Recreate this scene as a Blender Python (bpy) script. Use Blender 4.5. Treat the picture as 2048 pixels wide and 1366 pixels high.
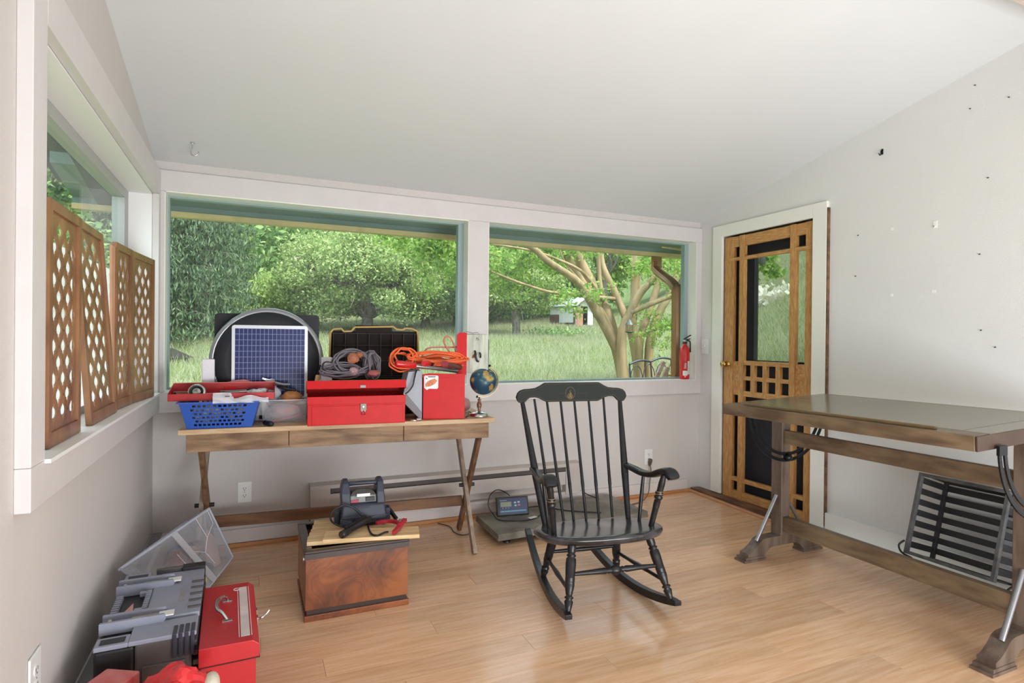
import bpy, math, random
import numpy as np
from mathutils import Vector, Matrix, noise as mnoise
random.seed(7); rng = np.random.default_rng(7)
PI = math.pi
for o in list(bpy.data.objects): bpy.data.objects.remove(o)
S = bpy.context.scene
COL = S.collection

# ---------------------------------------------------------------- camera
cd = bpy.data.cameras.new('camera'); cam = bpy.data.objects.new('camera', cd); COL.objects.link(cam)
cd.sensor_width = 36; cd.sensor_fit = 'HORIZONTAL'; cd.lens = 20.47; cd.shift_y = -0.0006; cd.clip_start = 0.05; cd.clip_end = 500
R = (0.913696, -0.406279, 0.009795); D = (0.007611, -0.006991, -0.999947); F = (0.406326, 0.913722, -0.003296)
cam.matrix_world = Matrix(((R[0], -D[0], -F[0], 0), (R[1], -D[1], -F[1], 0), (R[2], -D[2], -F[2], 1.2), (0, 0, 0, 1)))
S.camera = cam

# ---------------------------------------------------------------- world, sun, added room fill, exposure
W = bpy.data.worlds.new('sky'); S.world = W; W.use_nodes = True
wn = W.node_tree; bg = wn.nodes['Background']
tc = wn.nodes.new('ShaderNodeTexCoord'); nz = wn.nodes.new('ShaderNodeTexNoise'); nz.inputs['Scale'].default_value = 3.0; nz.inputs['Detail'].default_value = 6
cr = wn.nodes.new('ShaderNodeValToRGB'); cr.color_ramp.elements[0].position = .4; cr.color_ramp.elements[0].color = (.62, .78, 1, 1)
cr.color_ramp.elements[1].position = .62; cr.color_ramp.elements[1].color = (1, 1, 1, 1)
wn.links.new(tc.outputs['Generated'], nz.inputs['Vector']); wn.links.new(nz.outputs['Fac'], cr.inputs['Fac'])
wn.links.new(cr.outputs['Color'], bg.inputs['Color']); bg.inputs['Strength'].default_value = 3.4
sd = bpy.data.lights.new('sun', 'SUN'); sd.energy = 5.4; sd.angle = math.radians(9); sd.color = (1, .97, .9)
sun = bpy.data.objects.new('sun', sd); COL.objects.link(sun)
sun.rotation_euler = Vector((-.35, .62, -1.0)).to_track_quat('-Z', 'Y').to_euler()
def area(name, loc, d, sx, sy, w, color=(1, 1, 1)):
    l = bpy.data.lights.new(name, 'AREA'); l.shape = 'RECTANGLE'; l.size = sx; l.size_y = sy; l.energy = w; l.color = color
    o = bpy.data.objects.new(name, l); COL.objects.link(o); o.location = loc
    o.rotation_euler = Vector(d).to_track_quat('-Z', 'Y').to_euler(); return o
area('fill_uplight', (1.4, -.95, .33), (0, 1.3, 1), 2.6, 1.2, 152, (.93, .975, 1))  # unseen fill added behind the camera to brighten the ceiling
area('fill_panel', (1.8, -1.55, 1.5), (0, 1, .06), 2.6, 2.0, 9, (.93, .975, 1))  # second added fill, unseen, facing the back wall from behind the camera
S.view_settings.view_transform = 'Standard'; S.view_settings.look = 'None'; S.view_settings.exposure = 0.0
S.cycles.transparent_max_bounces = 32; S.view_settings.gamma = 1; S.view_settings.use_curve_mapping = False

# ---------------------------------------------------------------- helpers
class MB:
    def __init__(s): s.v = []; s.f = []; s.mi = []; s.sm = []
    def add(s, vs, fs, mi=0, smooth=False):
        n = len(s.v); s.v += [tuple(p) for p in vs]
        for f in fs: s.f.append(tuple(i + n for i in f)); s.mi.append(mi); s.sm.append(smooth)
        return s
    def box(s, x0, x1, y0, y1, z0, z1, mi=0, M=None):
        vs = [Vector((x, y, z)) for x in (x0, x1) for y in (y0, y1) for z in (z0, z1)]
        if M is not None: vs = [M @ v for v in vs]
        return s.add(vs, [(0, 1, 3, 2), (4, 6, 7, 5), (0, 4, 5, 1), (2, 3, 7, 6), (0, 2, 6, 4), (1, 5, 7, 3)], mi)
    def beam(s, a, b, w, h, up=(0, 0, 1), mi=0, w2=None, h2=None):
        a = Vector(a); b = Vector(b); d = (b - a).normalized(); r = d.cross(Vector(up))
        if r.length < 1e-5: r = d.cross(Vector((1, 0, 0)))
        r.normalize(); u = r.cross(d); w2 = w2 or w; h2 = h2 or h
        vs = [p + r * sx * ww / 2 + u * sz * hh / 2 for p, ww, hh in ((a, w, h), (b, w2, h2)) for sx, sz in ((-1, -1), (1, -1), (1, 1), (-1, 1))]
        return s.add(vs, [(3, 2, 1, 0), (4, 5, 6, 7), (0, 1, 5, 4), (1, 2, 6, 5), (2, 3, 7, 6), (3, 0, 4, 7)], mi)
    def tube(s, pts, r, n=8, closed=False, mi=0, smooth=True, sec=None, up=None):
        pts = [Vector(p) for p in pts]; k = len(pts)
        rs = r if isinstance(r, (list, tuple)) else [r] * k
        rings = []; prev = None
        for i in range(k):
            if closed: t = pts[(i + 1) % k] - pts[i - 1]
            else: t = pts[min(i + 1, k - 1)] - pts[max(i - 1, 0)]
            if t.length < 1e-9: t = Vector((0, 0, 1))
            t.normalize()
            if prev is None:
                ref = Vector(up) if up else (Vector((0, 0, 1)) if abs(t.z) < .9 else Vector((1, 0, 0)))
                prev = (ref - t * ref.dot(t)).normalized()
            else:
                q = prev - t * prev.dot(t); prev = q.normalized() if q.length > 1e-6 else prev
            b = t.cross(prev); ring = []
            for j in range(n):
                a = 2 * PI * j / n
                cx, cy = (math.cos(a), math.sin(a)) if sec is None else sec[j]
                ring.append(pts[i] + (prev * cx + b * cy) * rs[i])
            rings.append(ring)
        vs = [v for rg in rings for v in rg]; fs = []
        for i in range(k if closed else k - 1):
            for j in range(n):
                a = i * n + j; b2 = i * n + (j + 1) % n; c = ((i + 1) % k) * n + (j + 1) % n; d2 = ((i + 1) % k) * n + j
                fs.append((a, b2, c, d2))
        s.add(vs, fs, mi, smooth)
        if not closed:
            s.add(rings[0], [tuple(range(n))[::-1]], mi); s.add(rings[-1], [tuple(range(n))], mi)
        return s
    def lathe(s, prof, o=(0, 0, 0), axis=(0, 0, 1), n=20, mi=0, smooth=True):
        ax = Vector(axis).normalized(); o = Vector(o)
        ref = Vector((1, 0, 0)) if abs(ax.x) < .9 else Vector((0, 1, 0))
        u = (ref - ax * ref.dot(ax)).normalized(); w = ax.cross(u); vs = []; fs = []
        for (r, h) in prof:
            for j in range(n):
                a = 2 * PI * j / n; vs.append(o + ax * h + (u * math.cos(a) + w * math.sin(a)) * r)
        for i in range(len(prof) - 1):
            for j in range(n): fs.append((i * n + j, i * n + (j + 1) % n, (i + 1) * n + (j + 1) % n, (i + 1) * n + j))
        s.add(vs, fs, mi, smooth)
        if prof[0][0] > 1e-4: s.add(vs[:n], [tuple(range(n))[::-1]], mi)
        if prof[-1][0] > 1e-4: s.add(vs[-n:], [tuple(range(n))], mi)
        return s
    def prism(s, poly, o, u, v, t, mi=0, smooth=False):
        """poly in the plane (u, v) at o, extruded along u x v by t (centred)"""
        o = Vector(o); u = Vector(u).normalized(); v = Vector(v).normalized(); w = u.cross(v) * t / 2; n = len(poly)
        a = [o + u * p[0] + v * p[1] - w for p in poly]; b = [p + 2 * w for p in a]
        s.add(a + b, [tuple(range(n))[::-1], tuple(range(n, 2 * n))], mi)
        return s.add(a + b, [(i, (i + 1) % n, n + (i + 1) % n, n + i) for i in range(n)], mi, smooth)
    def build(s, name, mats, parent=None, bevel=0, kind=None, solid=0, sub=0):
        me = bpy.data.meshes.new(name); me.from_pydata(s.v, [], s.f)
        if not isinstance(mats, (list, tuple)): mats = [mats]
        for m in mats: me.materials.append(m)
        me.polygons.foreach_set('material_index', s.mi); me.polygons.foreach_set('use_smooth', s.sm); me.update()
        o = bpy.data.objects.new(name, me); COL.objects.link(o)
        if parent: o.parent = parent
        if bevel:
            b = o.modifiers.new('bevel', 'BEVEL'); b.width = bevel; b.segments = 2; b.limit_method = 'ANGLE'; b.angle_limit = math.radians(40)
        if solid:
            b = o.modifiers.new('solid', 'SOLIDIFY'); b.thickness = solid; b.offset = 0
        if sub:
            b = o.modifiers.new('sub', 'SUBSURF'); b.levels = sub; b.render_levels = sub
        if kind: o['kind'] = kind
        return o
def tag(o, label, cat, group=None, kind=None):
    o['label'] = label; o['category'] = cat
    if group: o['group'] = group
    if kind: o['kind'] = kind
    return o
def thing(name, label, cat, loc=(0, 0, 0), rz=0, group=None):
    o = bpy.data.objects.new(name, None); COL.objects.link(o); o.location = loc; o.rotation_euler = (0, 0, rz); o.empty_display_size = .1
    return tag(o, label, cat, group)
def root(name, loc=(0, 0, 0)):
    o = bpy.data.objects.new(name, None); COL.objects.link(o); o.location = loc; o['kind'] = 'structure'; return o
def dup(src, **kw):
    r = src.copy(); COL.objects.link(r)
    for k, v in kw.items():
        if k in ('loc',): r.location = v
        elif k == 'rot': r.rotation_euler = v
        else: r[k] = v
    for ch in list(src.children):
        c = ch.copy(); COL.objects.link(c); c.parent = r
        for g in ch.children:
            e = g.copy(); COL.objects.link(e); e.parent = c
    return r
def text(s, size, mat, parent, M, name='lettering', ext=.0004, align='CENTER'):
    cu = bpy.data.curves.new('t', 'FONT'); cu.body = s; cu.size = size; cu.extrude = ext; cu.align_x = align; cu.align_y = 'CENTER'
    to = bpy.data.objects.new('t', cu); COL.objects.link(to)
    dg = bpy.context.evaluated_depsgraph_get(); me = bpy.data.meshes.new_from_object(to.evaluated_get(dg))
    bpy.data.objects.remove(to); me.materials.clear(); me.materials.append(mat)
    o = bpy.data.objects.new(name, me); COL.objects.link(o); o.parent = parent; o.matrix_local = M; return o
def frame(o, u, v):
    u = Vector(u).normalized(); v = Vector(v).normalized(); w = u.cross(v)
    return Matrix(((u.x, v.x, w.x, o[0]), (u.y, v.y, w.y, o[1]), (u.z, v.z, w.z, o[2]), (0, 0, 0, 1)))
def rot(ax, deg, piv=(0, 0, 0)):
    p = Vector(piv); return Matrix.Translation(p) @ Matrix.Rotation(math.radians(deg), 4, ax) @ Matrix.Translation(-p)
def smooth_path(pts, n=8, closed=False):
    pts = [Vector(p) for p in pts]; k = len(pts); out = []
    rngi = range(k if closed else k - 1)
    for i in rngi:
        if closed: p0, p1, p2, p3 = pts[i - 1], pts[i], pts[(i + 1) % k], pts[(i + 2) % k]
        else: p0, p1, p2, p3 = pts[max(i - 1, 0)], pts[i], pts[i + 1], pts[min(i + 2, k - 1)]
        for j in range(n):
            t = j / n; out.append(.5 * ((2 * p1) + (p2 - p0) * t + (2 * p0 - 5 * p1 + 4 * p2 - p3) * t * t + (3 * p1 - p0 - 3 * p2 + p3) * t ** 3))
    if not closed: out.append(pts[-1])
    return out

# ---------------------------------------------------------------- materials
def lin(c):
    return tuple(((x / 255) / 12.92 if x / 255 <= .04045 else ((x / 255 + .055) / 1.055) ** 2.4) for x in c)
def mat(name, c, rough=.5, metal=0, var=.0, vs=8, bump=0, bs=60, coat=0, alpha=1, trans=0, spec=.5, c2=None, stretch=None, orand=0, det=4, emis=0):
    m = bpy.data.materials.new(name); m.use_nodes = True; nt = m.node_tree; b = nt.nodes['Principled BSDF']; L = nt.links.new
    col = lin(c); b.inputs['Base Color'].default_value = (*col, 1); b.inputs['Roughness'].default_value = rough
    b.inputs['Metallic'].default_value = metal; b.inputs['Specular IOR Level'].default_value = spec
    if coat: b.inputs['Coat Weight'].default_value = coat; b.inputs['Coat Roughness'].default_value = .12
    if alpha < 1: b.inputs['Alpha'].default_value = alpha
    if trans: b.inputs['Transmission Weight'].default_value = trans
    if emis: b.inputs['Emission Color'].default_value = (*col, 1); b.inputs['Emission Strength'].default_value = emis
    if var or c2 or bump:
        t = nt.nodes.new('ShaderNodeTexCoord'); mp = nt.nodes.new('ShaderNodeMapping'); L(t.outputs['Object'], mp.inputs['Vector'])
        if stretch: mp.inputs['Scale'].default_value = stretch
        if orand:
            oi = nt.nodes.new('ShaderNodeObjectInfo'); mu = nt.nodes.new('ShaderNodeMath'); mu.operation = 'MULTIPLY'; mu.inputs[1].default_value = 37.0
            L(oi.outputs['Random'], mu.inputs[0]); cx = nt.nodes.new('ShaderNodeCombineXYZ')
            for i in range(3): L(mu.outputs[0], cx.inputs[i])
            L(cx.outputs[0], mp.inputs['Location'])
        n = nt.nodes.new('ShaderNodeTexNoise'); n.inputs['Scale'].default_value = vs; n.inputs['Detail'].default_value = det; n.inputs['Distortion'].default_value = .4
        L(mp.outputs[0], n.inputs['Vector'])
        if var or c2:
            r = nt.nodes.new('ShaderNodeValToRGB')
            a = lin(c2) if c2 else tuple(x * (1 - var) for x in col); z = col if c2 else tuple(min(1, x * (1 + var)) for x in col)
            r.color_ramp.elements[0].position = .36; r.color_ramp.elements[1].position = .64
            r.color_ramp.elements[0].color = (*a, 1); r.color_ramp.elements[1].color = (*z, 1)
            L(n.outputs['Fac'], r.inputs['Fac']); out = r.outputs['Color']
            if orand:
                hs = nt.nodes.new('ShaderNodeHueSaturation'); ma = nt.nodes.new('ShaderNodeMapRange')
                ma.inputs['To Min'].default_value = 1 - orand; ma.inputs['To Max'].default_value = 1 + orand
                L(oi.outputs['Random'], ma.inputs['Value']); L(ma.outputs[0], hs.inputs['Value']); L(out, hs.inputs['Color']); out = hs.outputs['Color']
            L(out, b.inputs['Base Color'])
        if bump:
            n2 = nt.nodes.new('ShaderNodeTexNoise'); n2.inputs['Scale'].default_value = bs; n2.inputs['Detail'].default_value = 3; L(mp.outputs[0], n2.inputs['Vector'])
            bp = nt.nodes.new('ShaderNodeBump'); bp.inputs['Strength'].default_value = bump; bp.inputs['Distance'].default_value = .01
            L(n2.outputs['Fac'], bp.inputs['Height']); L(bp.outputs[0], b.inputs['Normal'])
    return m
def glass(name, tint=(.94, .98, .96), ior=1.45, rough=0.0, haze=0):
    m = bpy.data.materials.new(name); m.use_nodes = True; nt = m.node_tree; nt.nodes.clear(); L = nt.links.new
    o = nt.nodes.new('ShaderNodeOutputMaterial'); t = nt.nodes.new('ShaderNodeBsdfTransparent'); t.inputs[0].default_value = (*tint, 1)
    g = nt.nodes.new('ShaderNodeBsdfGlossy'); g.inputs['Roughness'].default_value = rough
    lw_ = nt.nodes.new('ShaderNodeLayerWeight'); lw_.inputs['Blend'].default_value = .5; r0 = ((ior - 1) / (ior + 1)) ** 2
    pw_ = nt.nodes.new('ShaderNodeMath'); pw_.operation = 'POWER'; pw_.inputs[1].default_value = 5; L(lw_.outputs['Facing'], pw_.inputs[0])
    f = nt.nodes.new('ShaderNodeMath'); f.operation = 'MULTIPLY_ADD'; f.inputs[1].default_value = (1 - r0) * .5; f.inputs[2].default_value = r0; L(pw_.outputs[0], f.inputs[0])
    mx = nt.nodes.new('ShaderNodeMixShader'); L(f.outputs[0], mx.inputs[0]); L(t.outputs[0], mx.inputs[1]); L(g.outputs[0], mx.inputs[2]); last = mx
    if haze:
        d = nt.nodes.new('ShaderNodeBsdfDiffuse'); d.inputs[0].default_value = (.8, .83, .88, 1); m2 = nt.nodes.new('ShaderNodeMixShader')
        n = nt.nodes.new('ShaderNodeTexNoise'); tcx = nt.nodes.new('ShaderNodeTexCoord'); L(tcx.outputs['Object'], n.inputs['Vector']); n.inputs['Scale'].default_value = 2.2; n.inputs['Detail'].default_value = 5
        ma = nt.nodes.new('ShaderNodeMapRange'); ma.inputs['From Min'].default_value = .35; ma.inputs['From Max'].default_value = .75
        ma.inputs['To Min'].default_value = haze * .4; ma.inputs['To Max'].default_value = haze * 1.8
        L(n.outputs['Fac'], ma.inputs['Value']); L(ma.outputs[0], m2.inputs[0])
        L(mx.outputs[0], m2.inputs[1]); L(d.outputs[0], m2.inputs[2]); last = m2
    L(last.outputs[0], o.inputs[0]); return m
def leafmat(name, ca, cb, trans=.35, gloss=.0):
    tone = lambda c: tuple((.84 * x + .16 * sum(c) / 3) * .99 for x in c); ca, cb = tone(ca), tone(cb)
    m = bpy.data.materials.new(name); m.use_nodes = True; nt = m.node_tree; nt.nodes.clear(); L = nt.links.new
    o = nt.nodes.new('ShaderNodeOutputMaterial'); g = nt.nodes.new('ShaderNodeNewGeometry'); r = nt.nodes.new('ShaderNodeValToRGB')
    r.color_ramp.elements[0].color = (*lin(ca), 1); r.color_ramp.elements[1].color = (*lin(cb), 1)
    L(g.outputs['Random Per Island'], r.inputs['Fac'])
    d = nt.nodes.new('ShaderNodeBsdfDiffuse'); t = nt.nodes.new('ShaderNodeBsdfTranslucent'); mx = nt.nodes.new('ShaderNodeMixShader'); mx.inputs[0].default_value = trans
    L(r.outputs['Color'], d.inputs[0]); L(r.outputs['Color'], t.inputs[0]); L(d.outputs[0], mx.inputs[1]); L(t.outputs[0], mx.inputs[2]); L(mx.outputs[0], o.inputs[0]); return m

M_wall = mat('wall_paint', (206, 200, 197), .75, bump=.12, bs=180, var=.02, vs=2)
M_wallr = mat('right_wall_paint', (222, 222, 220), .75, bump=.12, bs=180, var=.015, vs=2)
M_ceil = mat('ceiling_paint', (216, 219, 220), .8, bump=.05, bs=120, var=.012, vs=1.5)
M_trim = mat('trim_paint', (214, 209, 208), .42, bump=.12, bs=30, stretch=(1, 1, 1), var=.02, vs=6)
M_trimw = mat('door_trim_white', (236, 236, 230), .4, bump=.06, bs=40)
M_oak = mat('oak', (202, 156, 94), .42, c2=(172, 118, 66), vs=14, stretch=(9, 9, 1.1), bump=.15, bs=90)
M_oakh = mat('oak_cross', (204, 158, 96), .42, c2=(176, 122, 70), vs=14, stretch=(9, 1.1, 9), bump=.15, bs=90)
M_floor = mat('floor_plank', (236, 196, 160), .27, c2=(222, 176, 136), vs=4, stretch=(1.1, 14, 4), orand=.10, coat=.25, det=6, bump=.03, bs=60)
M_gap = mat('floor_underlay', (96, 62, 36), .7)
M_thr = mat('worn_threshold', (134, 98, 70), .6, c2=(88, 62, 46), vs=5, stretch=(4, 1, 4), bump=.3, bs=30)
M_glass = glass('window_glass', ior=1.3, haze=.012)
M_darkmetal = mat('dark_metal', (38, 40, 46), .38, metal=.7, var=.15, vs=20)
M_black = mat('black_plastic', (26, 27, 30), .42, var=.1)
M_chrome = mat('chrome', (205, 205, 205), .2, metal=1)
M_brass = mat('brass', (205, 170, 96), .22, metal=1)
M_white = mat('white_plastic', (232, 232, 230), .35)
M_holes = mat('socket_holes', (24, 22, 22), .8)

# ================================================================ SETTING
XL, XR, YB, YF = -.494, 3.29, 3.68, -1.7
SL = .215
def cz(y): return 2.15 + SL * (YB - y)
# floor: an underlay slab with single planks on it, running left to right
fl = root('floor')
MB().box(XL - .1, XR + .1, YF - .1, YB + .1, -.12, -.0135).build('underlay', M_gap, fl)
pw, gap = .1285, .0009
base = None; row = 0; y = YB
pl = {}
def plank(x0, x1, y0, y1):
    k = (round(x1 - x0, 3), round(y1 - y0, 3))
    if k not in pl:
        o = MB().box(0, x1 - x0 - gap, 0, y1 - y0 - gap, -.0135, 0).build('plank', M_floor, fl, bevel=.0007); pl[k] = o
    else:
        o = pl[k].copy(); COL.objects.link(o)
    o.location = (x0, y0, 0)
rowi = 0
while y > YF:
    y0 = max(y - pw, YF); x = XL - [0, .45, .88, .2, .66][rowi % 5]
    while x < XR:
        x1 = min(x + 1.19, XR); xa = max(x, XL)
        if x1 - xa > .02: plank(xa, x1, y0, y)
        x = x + 1.19
    y = y0; rowi += 1
# back wall with two window openings
W2 = (-.443, 1.306, .894, 1.985); W3 = (1.448, 3.239, .889, 1.992)
wb = MB(); T = .16
wb.box(XL - T, XR + T, YB, YB + T, -.12, .89); wb.box(XL - T, XR + T, YB, YB + T, 1.99, 2.5)
wb.box(XL - T, W2[0], YB, YB + T, .89, 1.99); wb.box(W2[1], W3[0], YB, YB + T, .89, 1.99); wb.box(W3[1], XR + T, YB, YB + T, .89, 1.99)
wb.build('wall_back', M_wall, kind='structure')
# left wall with opening
LO = (1.76, 3.60, .893, 1.955)
wl = MB(); 
def lw(y0, y1, z0, z1): wl.box(XL - .17, XL, y0, y1, z0, z1)
lw(YF, YB, -.12, LO[2]); lw(YF, YB, LO[3], 2.15)
lw(YF, LO[0], LO[2], LO[3]); lw(LO[1], YB, LO[2], LO[3])
wl.prism([(YF, 2.15), (YB, 2.15), (YB, 2.25), (YF, cz(YF) + .1)], (XL - .085, 0, 0), (0, 1, 0), (0, 0, 1), .17)
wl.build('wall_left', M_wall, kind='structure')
# right wall with door opening
DO = (2.615, 3.435, 0.0, 2.01)
wr = MB()
def rw(y0, y1, z0, z1): wr.box(XR, XR + .16, y0, y1, z0, z1)
rw(YF, DO[0], -.12, 2.15); rw(DO[1], YB, -.12, 2.15); rw(DO[0], DO[1], DO[3], 2.15); rw(DO[0], DO[1], -.12, -.02)
wr.prism([(YF, 2.15), (YB, 2.15), (YB, 2.25), (YF, cz(YF) + .1)], (XR + .08, 0, 0), (0, 1, 0), (0, 0, 1), .16)
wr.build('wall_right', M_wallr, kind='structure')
MB().box(XL - .17, XR + .16, YF - .12, YF, -.12, 3.6).build('wall_front', M_wall, kind='structure')
# ceiling slab (sloped) and the beam at the high side
c = MB(); c.prism([(YF - .1, cz(YF - .1)), (YB + .02, cz(YB + .02)), (YB + .02, cz(YB + .02) + .12), (YF - .1, cz(YF - .1) + .12)], ((XL + XR) / 2, 0, 0), (0, 1, 0), (0, 0, 1), XR - XL + .3)
c.build('ceiling', M_ceil, kind='structure')
MB().box(XL + .001, XR - .001, .95, 1.255, 2.5, cz(1.255) + .06).build('trim_4', mat('beam_paint', (196, 182, 172), .7), kind='structure')
# roof seen from outside: overhang slabs, soffits, fascia, gutter
M_soffit = mat('soffit_teal', (118, 138, 134), .7, var=.08, vs=3, bump=.1)
M_fascia = mat('fascia_tan', (214, 188, 136), .6, var=.1)
M_roofd = mat('rake_dark', (70, 78, 92), .7, var=.1)
r = root('trim_1')
MB().prism([(3.85, 2.12), (4.28, 2.03), (4.28, 2.09), (3.85, 2.18)], (1.45, 0, 0), (0, 1, 0), (0, 0, 1), 4.9).build('soffit', M_soffit, r)
MB().box(-1.0, 3.9, 4.28, 4.30, 1.968, 2.1).build('fascia', M_soffit, r)
MB().box(-1.0, 3.9, 4.262, 4.279, 1.958, 1.992).build('fascia_trim', M_fascia, r)
MB().box(-1.0, 3.9, 4.30, 4.315, 1.972, 2.06).box(-1.0, 3.9, 4.315, 4.40, 1.972, 1.978).box(-1.0, 3.9, 4.395, 4.405, 1.972, 2.07).build('gutter', M_fascia, r)
MB().prism([(0, 0), (.42, 0), (.42, .09)], (3.2, 4.05, 2.0), (1, 0, 0), (0, 1, 0), .012).build('corner_return', M_fascia, r)
MB().prism([(YF, cz(YF) + .17), (4.4, cz(4.4) + .14), (4.4, cz(4.4) + .2), (YF, cz(YF) + .26)], (1.4, 0, 0), (0, 1, 0), (0, 0, 1), 5.0).build('roof_deck', M_roofd, r)
MB().prism([(YF, cz(YF) - .02), (4.28, cz(4.28) - .03), (4.28, cz(4.28) + .12), (YF, cz(YF) + .13)], (-.80, 0, 0), (0, 1, 0), (0, 0, 1), .14).build('rake_soffit', M_roofd, r)

# window casings, sills, frames, panes
def window_back(n, O, label_x):
    r = root('window_%d' % n)
    x0, x1, z0, z1 = O; ya, yb = YB + .075, YB + .10
    f = .028
    fr = MB(); fr.box(x0, x1, ya, yb + .02, z0, z0 + f * .55); fr.box(x0, x1, ya, yb + .02, z1 - f * .5, z1)
    fr.box(x0, x0 + f * .45, ya, yb + .02, z0 + f * .56, z1 - f * .51); fr.box(x1 - f * 1.5, x1, ya, yb + .02, z0 + f * .56, z1 - f * .51)
    fr.build('window_frame', mat('frame_grey_green', (150, 170, 172), .5), r)
    MB().box(x0 + .01, x1 - .01, ya + .01, ya + .014, z0 + .01, z1 - .01).build('pane', M_glass, r)
    jm = MB(); jm.box(x0, x1, YB - .02, ya, z0 - .02, z0 + .004); jm.box(x0, x1, YB - .02, ya, z1 - .004, z1 + .004)
    jm.box(x0 - .001, x0 + .004, YB - .02, ya, z0, z1); jm.box(x1 - .004, x1 + .001, YB - .02, ya, z0, z1)
    jm.build('jamb', M_trimw, r)
    return r
w2 = window_back(2, W2, 0); w3 = window_back(3, W3, 0)
t2 = root('trim_2')   # continuous casing boards round both back windows
ca = YB - .021
MB().box(-.472, XR, ca, YB, 1.987, 2.10).build('head_board', M_trim, t2, bevel=.002)
MB().box(-.472, XR, ca, YB, .779, .890).build('apron_board', M_trim, t2, bevel=.002)
MB().box(-.472, -.443, ca, YB, .8905, 1.9865).build('side_board', M_trim, t2, bevel=.002)
MB().box(1.306, 1.448, ca, YB, .8905, 1.9865).build('mullion_board', M_trim, t2, bevel=.002)
MB().box(3.239, XR, ca, YB, .8905, 1.9865).build('side_board', M_trim, t2, bevel=.002)
# left window
film = bpy.data.materials.new('brightening_film'); film.use_nodes = True; nt = film.node_tree; nt.nodes.clear(); oo = nt.nodes.new('ShaderNodeOutputMaterial')
ta = nt.nodes.new('ShaderNodeBsdfTranslucent'); ta.inputs[0].default_value = (.86, .8, .8, 1); tb_ = nt.nodes.new('ShaderNodeBsdfTransparent'); mx = nt.nodes.new('ShaderNodeMixShader')
nn = nt.nodes.new('ShaderNodeTexNoise'); nn.inputs['Scale'].default_value = 9; rr_ = nt.nodes.new('ShaderNodeMapRange'); rr_.inputs['From Min'].default_value = .35; rr_.inputs['From Max'].default_value = .65; rr_.inputs['To Min'].default_value = .1; rr_.inputs['To Max'].default_value = .55
nt.links.new(nn.outputs[0], rr_.inputs[0]); nt.links.new(rr_.outputs[0], mx.inputs[0]); nt.links.new(ta.outputs[0], mx.inputs[1]); nt.links.new(tb_.outputs[0], mx.inputs[2]); nt.links.new(mx.outputs[0], oo.inputs[0])
w1 = root('window_1'); cx0, cx1 = XL, -.462
MB().box(cx0, cx1, 1.662, 1.76, .893, 2.085).build('casing_board', M_trim, w1, bevel=.002)
MB().box(cx0, cx1, 1.662, 3.659, .790, .8925).build('apron_board', M_trim, w1, bevel=.002)
MB().box(cx0, cx1, 1.7605, 3.659, 1.955, 2.085).build('head_board', M_trim, w1, bevel=.002)
MB().box(cx0, cx1, 3.60, 3.659, .893, 1.9545).build('casing_board', M_trim, w1, bevel=.002)
M_jamb = mat('jamb_white', (240, 238, 238), .45)
MB().box(-.66, cx0, 1.75, 1.763, .893, 1.96).box(-.66, cx0 , 3.595, 3.61, .893, 1.96).box(-.66, cx0, 1.75, 3.61, 1.948, 1.96).box(-.66, cx1 + .012, 1.76, 3.60, .885, .895).build('jamb', M_jamb, w1)
fr = MB(); fr.box(-.655, -.60, 1.764, 1.80, .926, 1.899).box(-.655, -.60, 3.50, 3.594, .926, 1.899).box(-.655, -.60, 1.764, 3.594, 1.90, 1.9475).box(-.655, -.60, 1.764, 3.594, .896, .925)
fr.build('window_frame', mat('frame_grey', (176, 178, 176), .5), w1)
MB().box(-.60, -.598, 1.80, 3.50, .925, 1.50).build('brightening_film', film, w1)  # pale film added so the openings of the lattice screens look bright
MB().box(-.632, -.628, 1.77, 3.59, .9, 1.95).build('pane', glass('left_window_glass', ior=1.3, haze=.03), w1)
# door casing and doors
d1 = root('door_1', (XR, 0, 0))
def dbox(m, y0, y1, z0, z1, x0=0, x1=.035): return m.box(x0, x1, y0, y1, z0, z1)
cs = -.022
MB().box(cs, 0, 3.42, 3.515, .035, 2.083).build('casing_board', M_trimw, d1, bevel=.002)
MB().box(cs, 0, 2.53, 2.63, .02, 2.083).build('casing_board', M_trimw, d1, bevel=.002)
MB().box(cs, 0, 2.631, 3.419, 1.995, 2.083).build('casing_board', M_trimw, d1, bevel=.002)
MB().box(-.02, 0, 2.521, 2.5295, .05, 2.04).build('bare_wood_strip', M_thr, d1)
st = [(3.327, 3.415), (2.637, 2.702)]          # stiles, far and near
mu = [(3.22, 3.264), (2.775, 2.819)]           # muntins
for a, b in st: dbox(MB(), a, b, .025, 1.985, .006, .04).build('stile', M_oak, d1, bevel=.0015)
for a, b in mu: dbox(MB(), a, b, .026, 1.984, 0, .034).build('muntin', M_oak, d1, bevel=.0015)
dbox(MB(), 2.703, 3.326, 1.905, 1.983, .008, .034).build('top_rail', M_oakh, d1, bevel=.0015)
dbox(MB(), 2.637, 3.415, 1.802, 1.826, .002, .035).build('upper_cross_rail', M_oakh, d1, bevel=.0015)
dbox(MB(), 2.703, 3.326, .158, .187, .003, .035).build('lower_cross_rail', M_oakh, d1, bevel=.0015)
dbox(MB(), 2.703, 3.326, .027, .086, .008, .034).build('bottom_rail', M_oakh, d1, bevel=.0015)
for a, b in ((1.025, 1.057), (.914, .942), (.795, .834)): dbox(MB(), 2.82, 3.219, a, b, .006, .032).build('lattice_rail', M_oakh, d1, bevel=.001)
for a, b in ((3.115, 3.152), (3.008, 3.043), (2.894, 2.931)): dbox(MB(), a, b, .796, 1.056, .004, .031).build('lattice_bar', M_oak, d1, bevel=.001)
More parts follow.
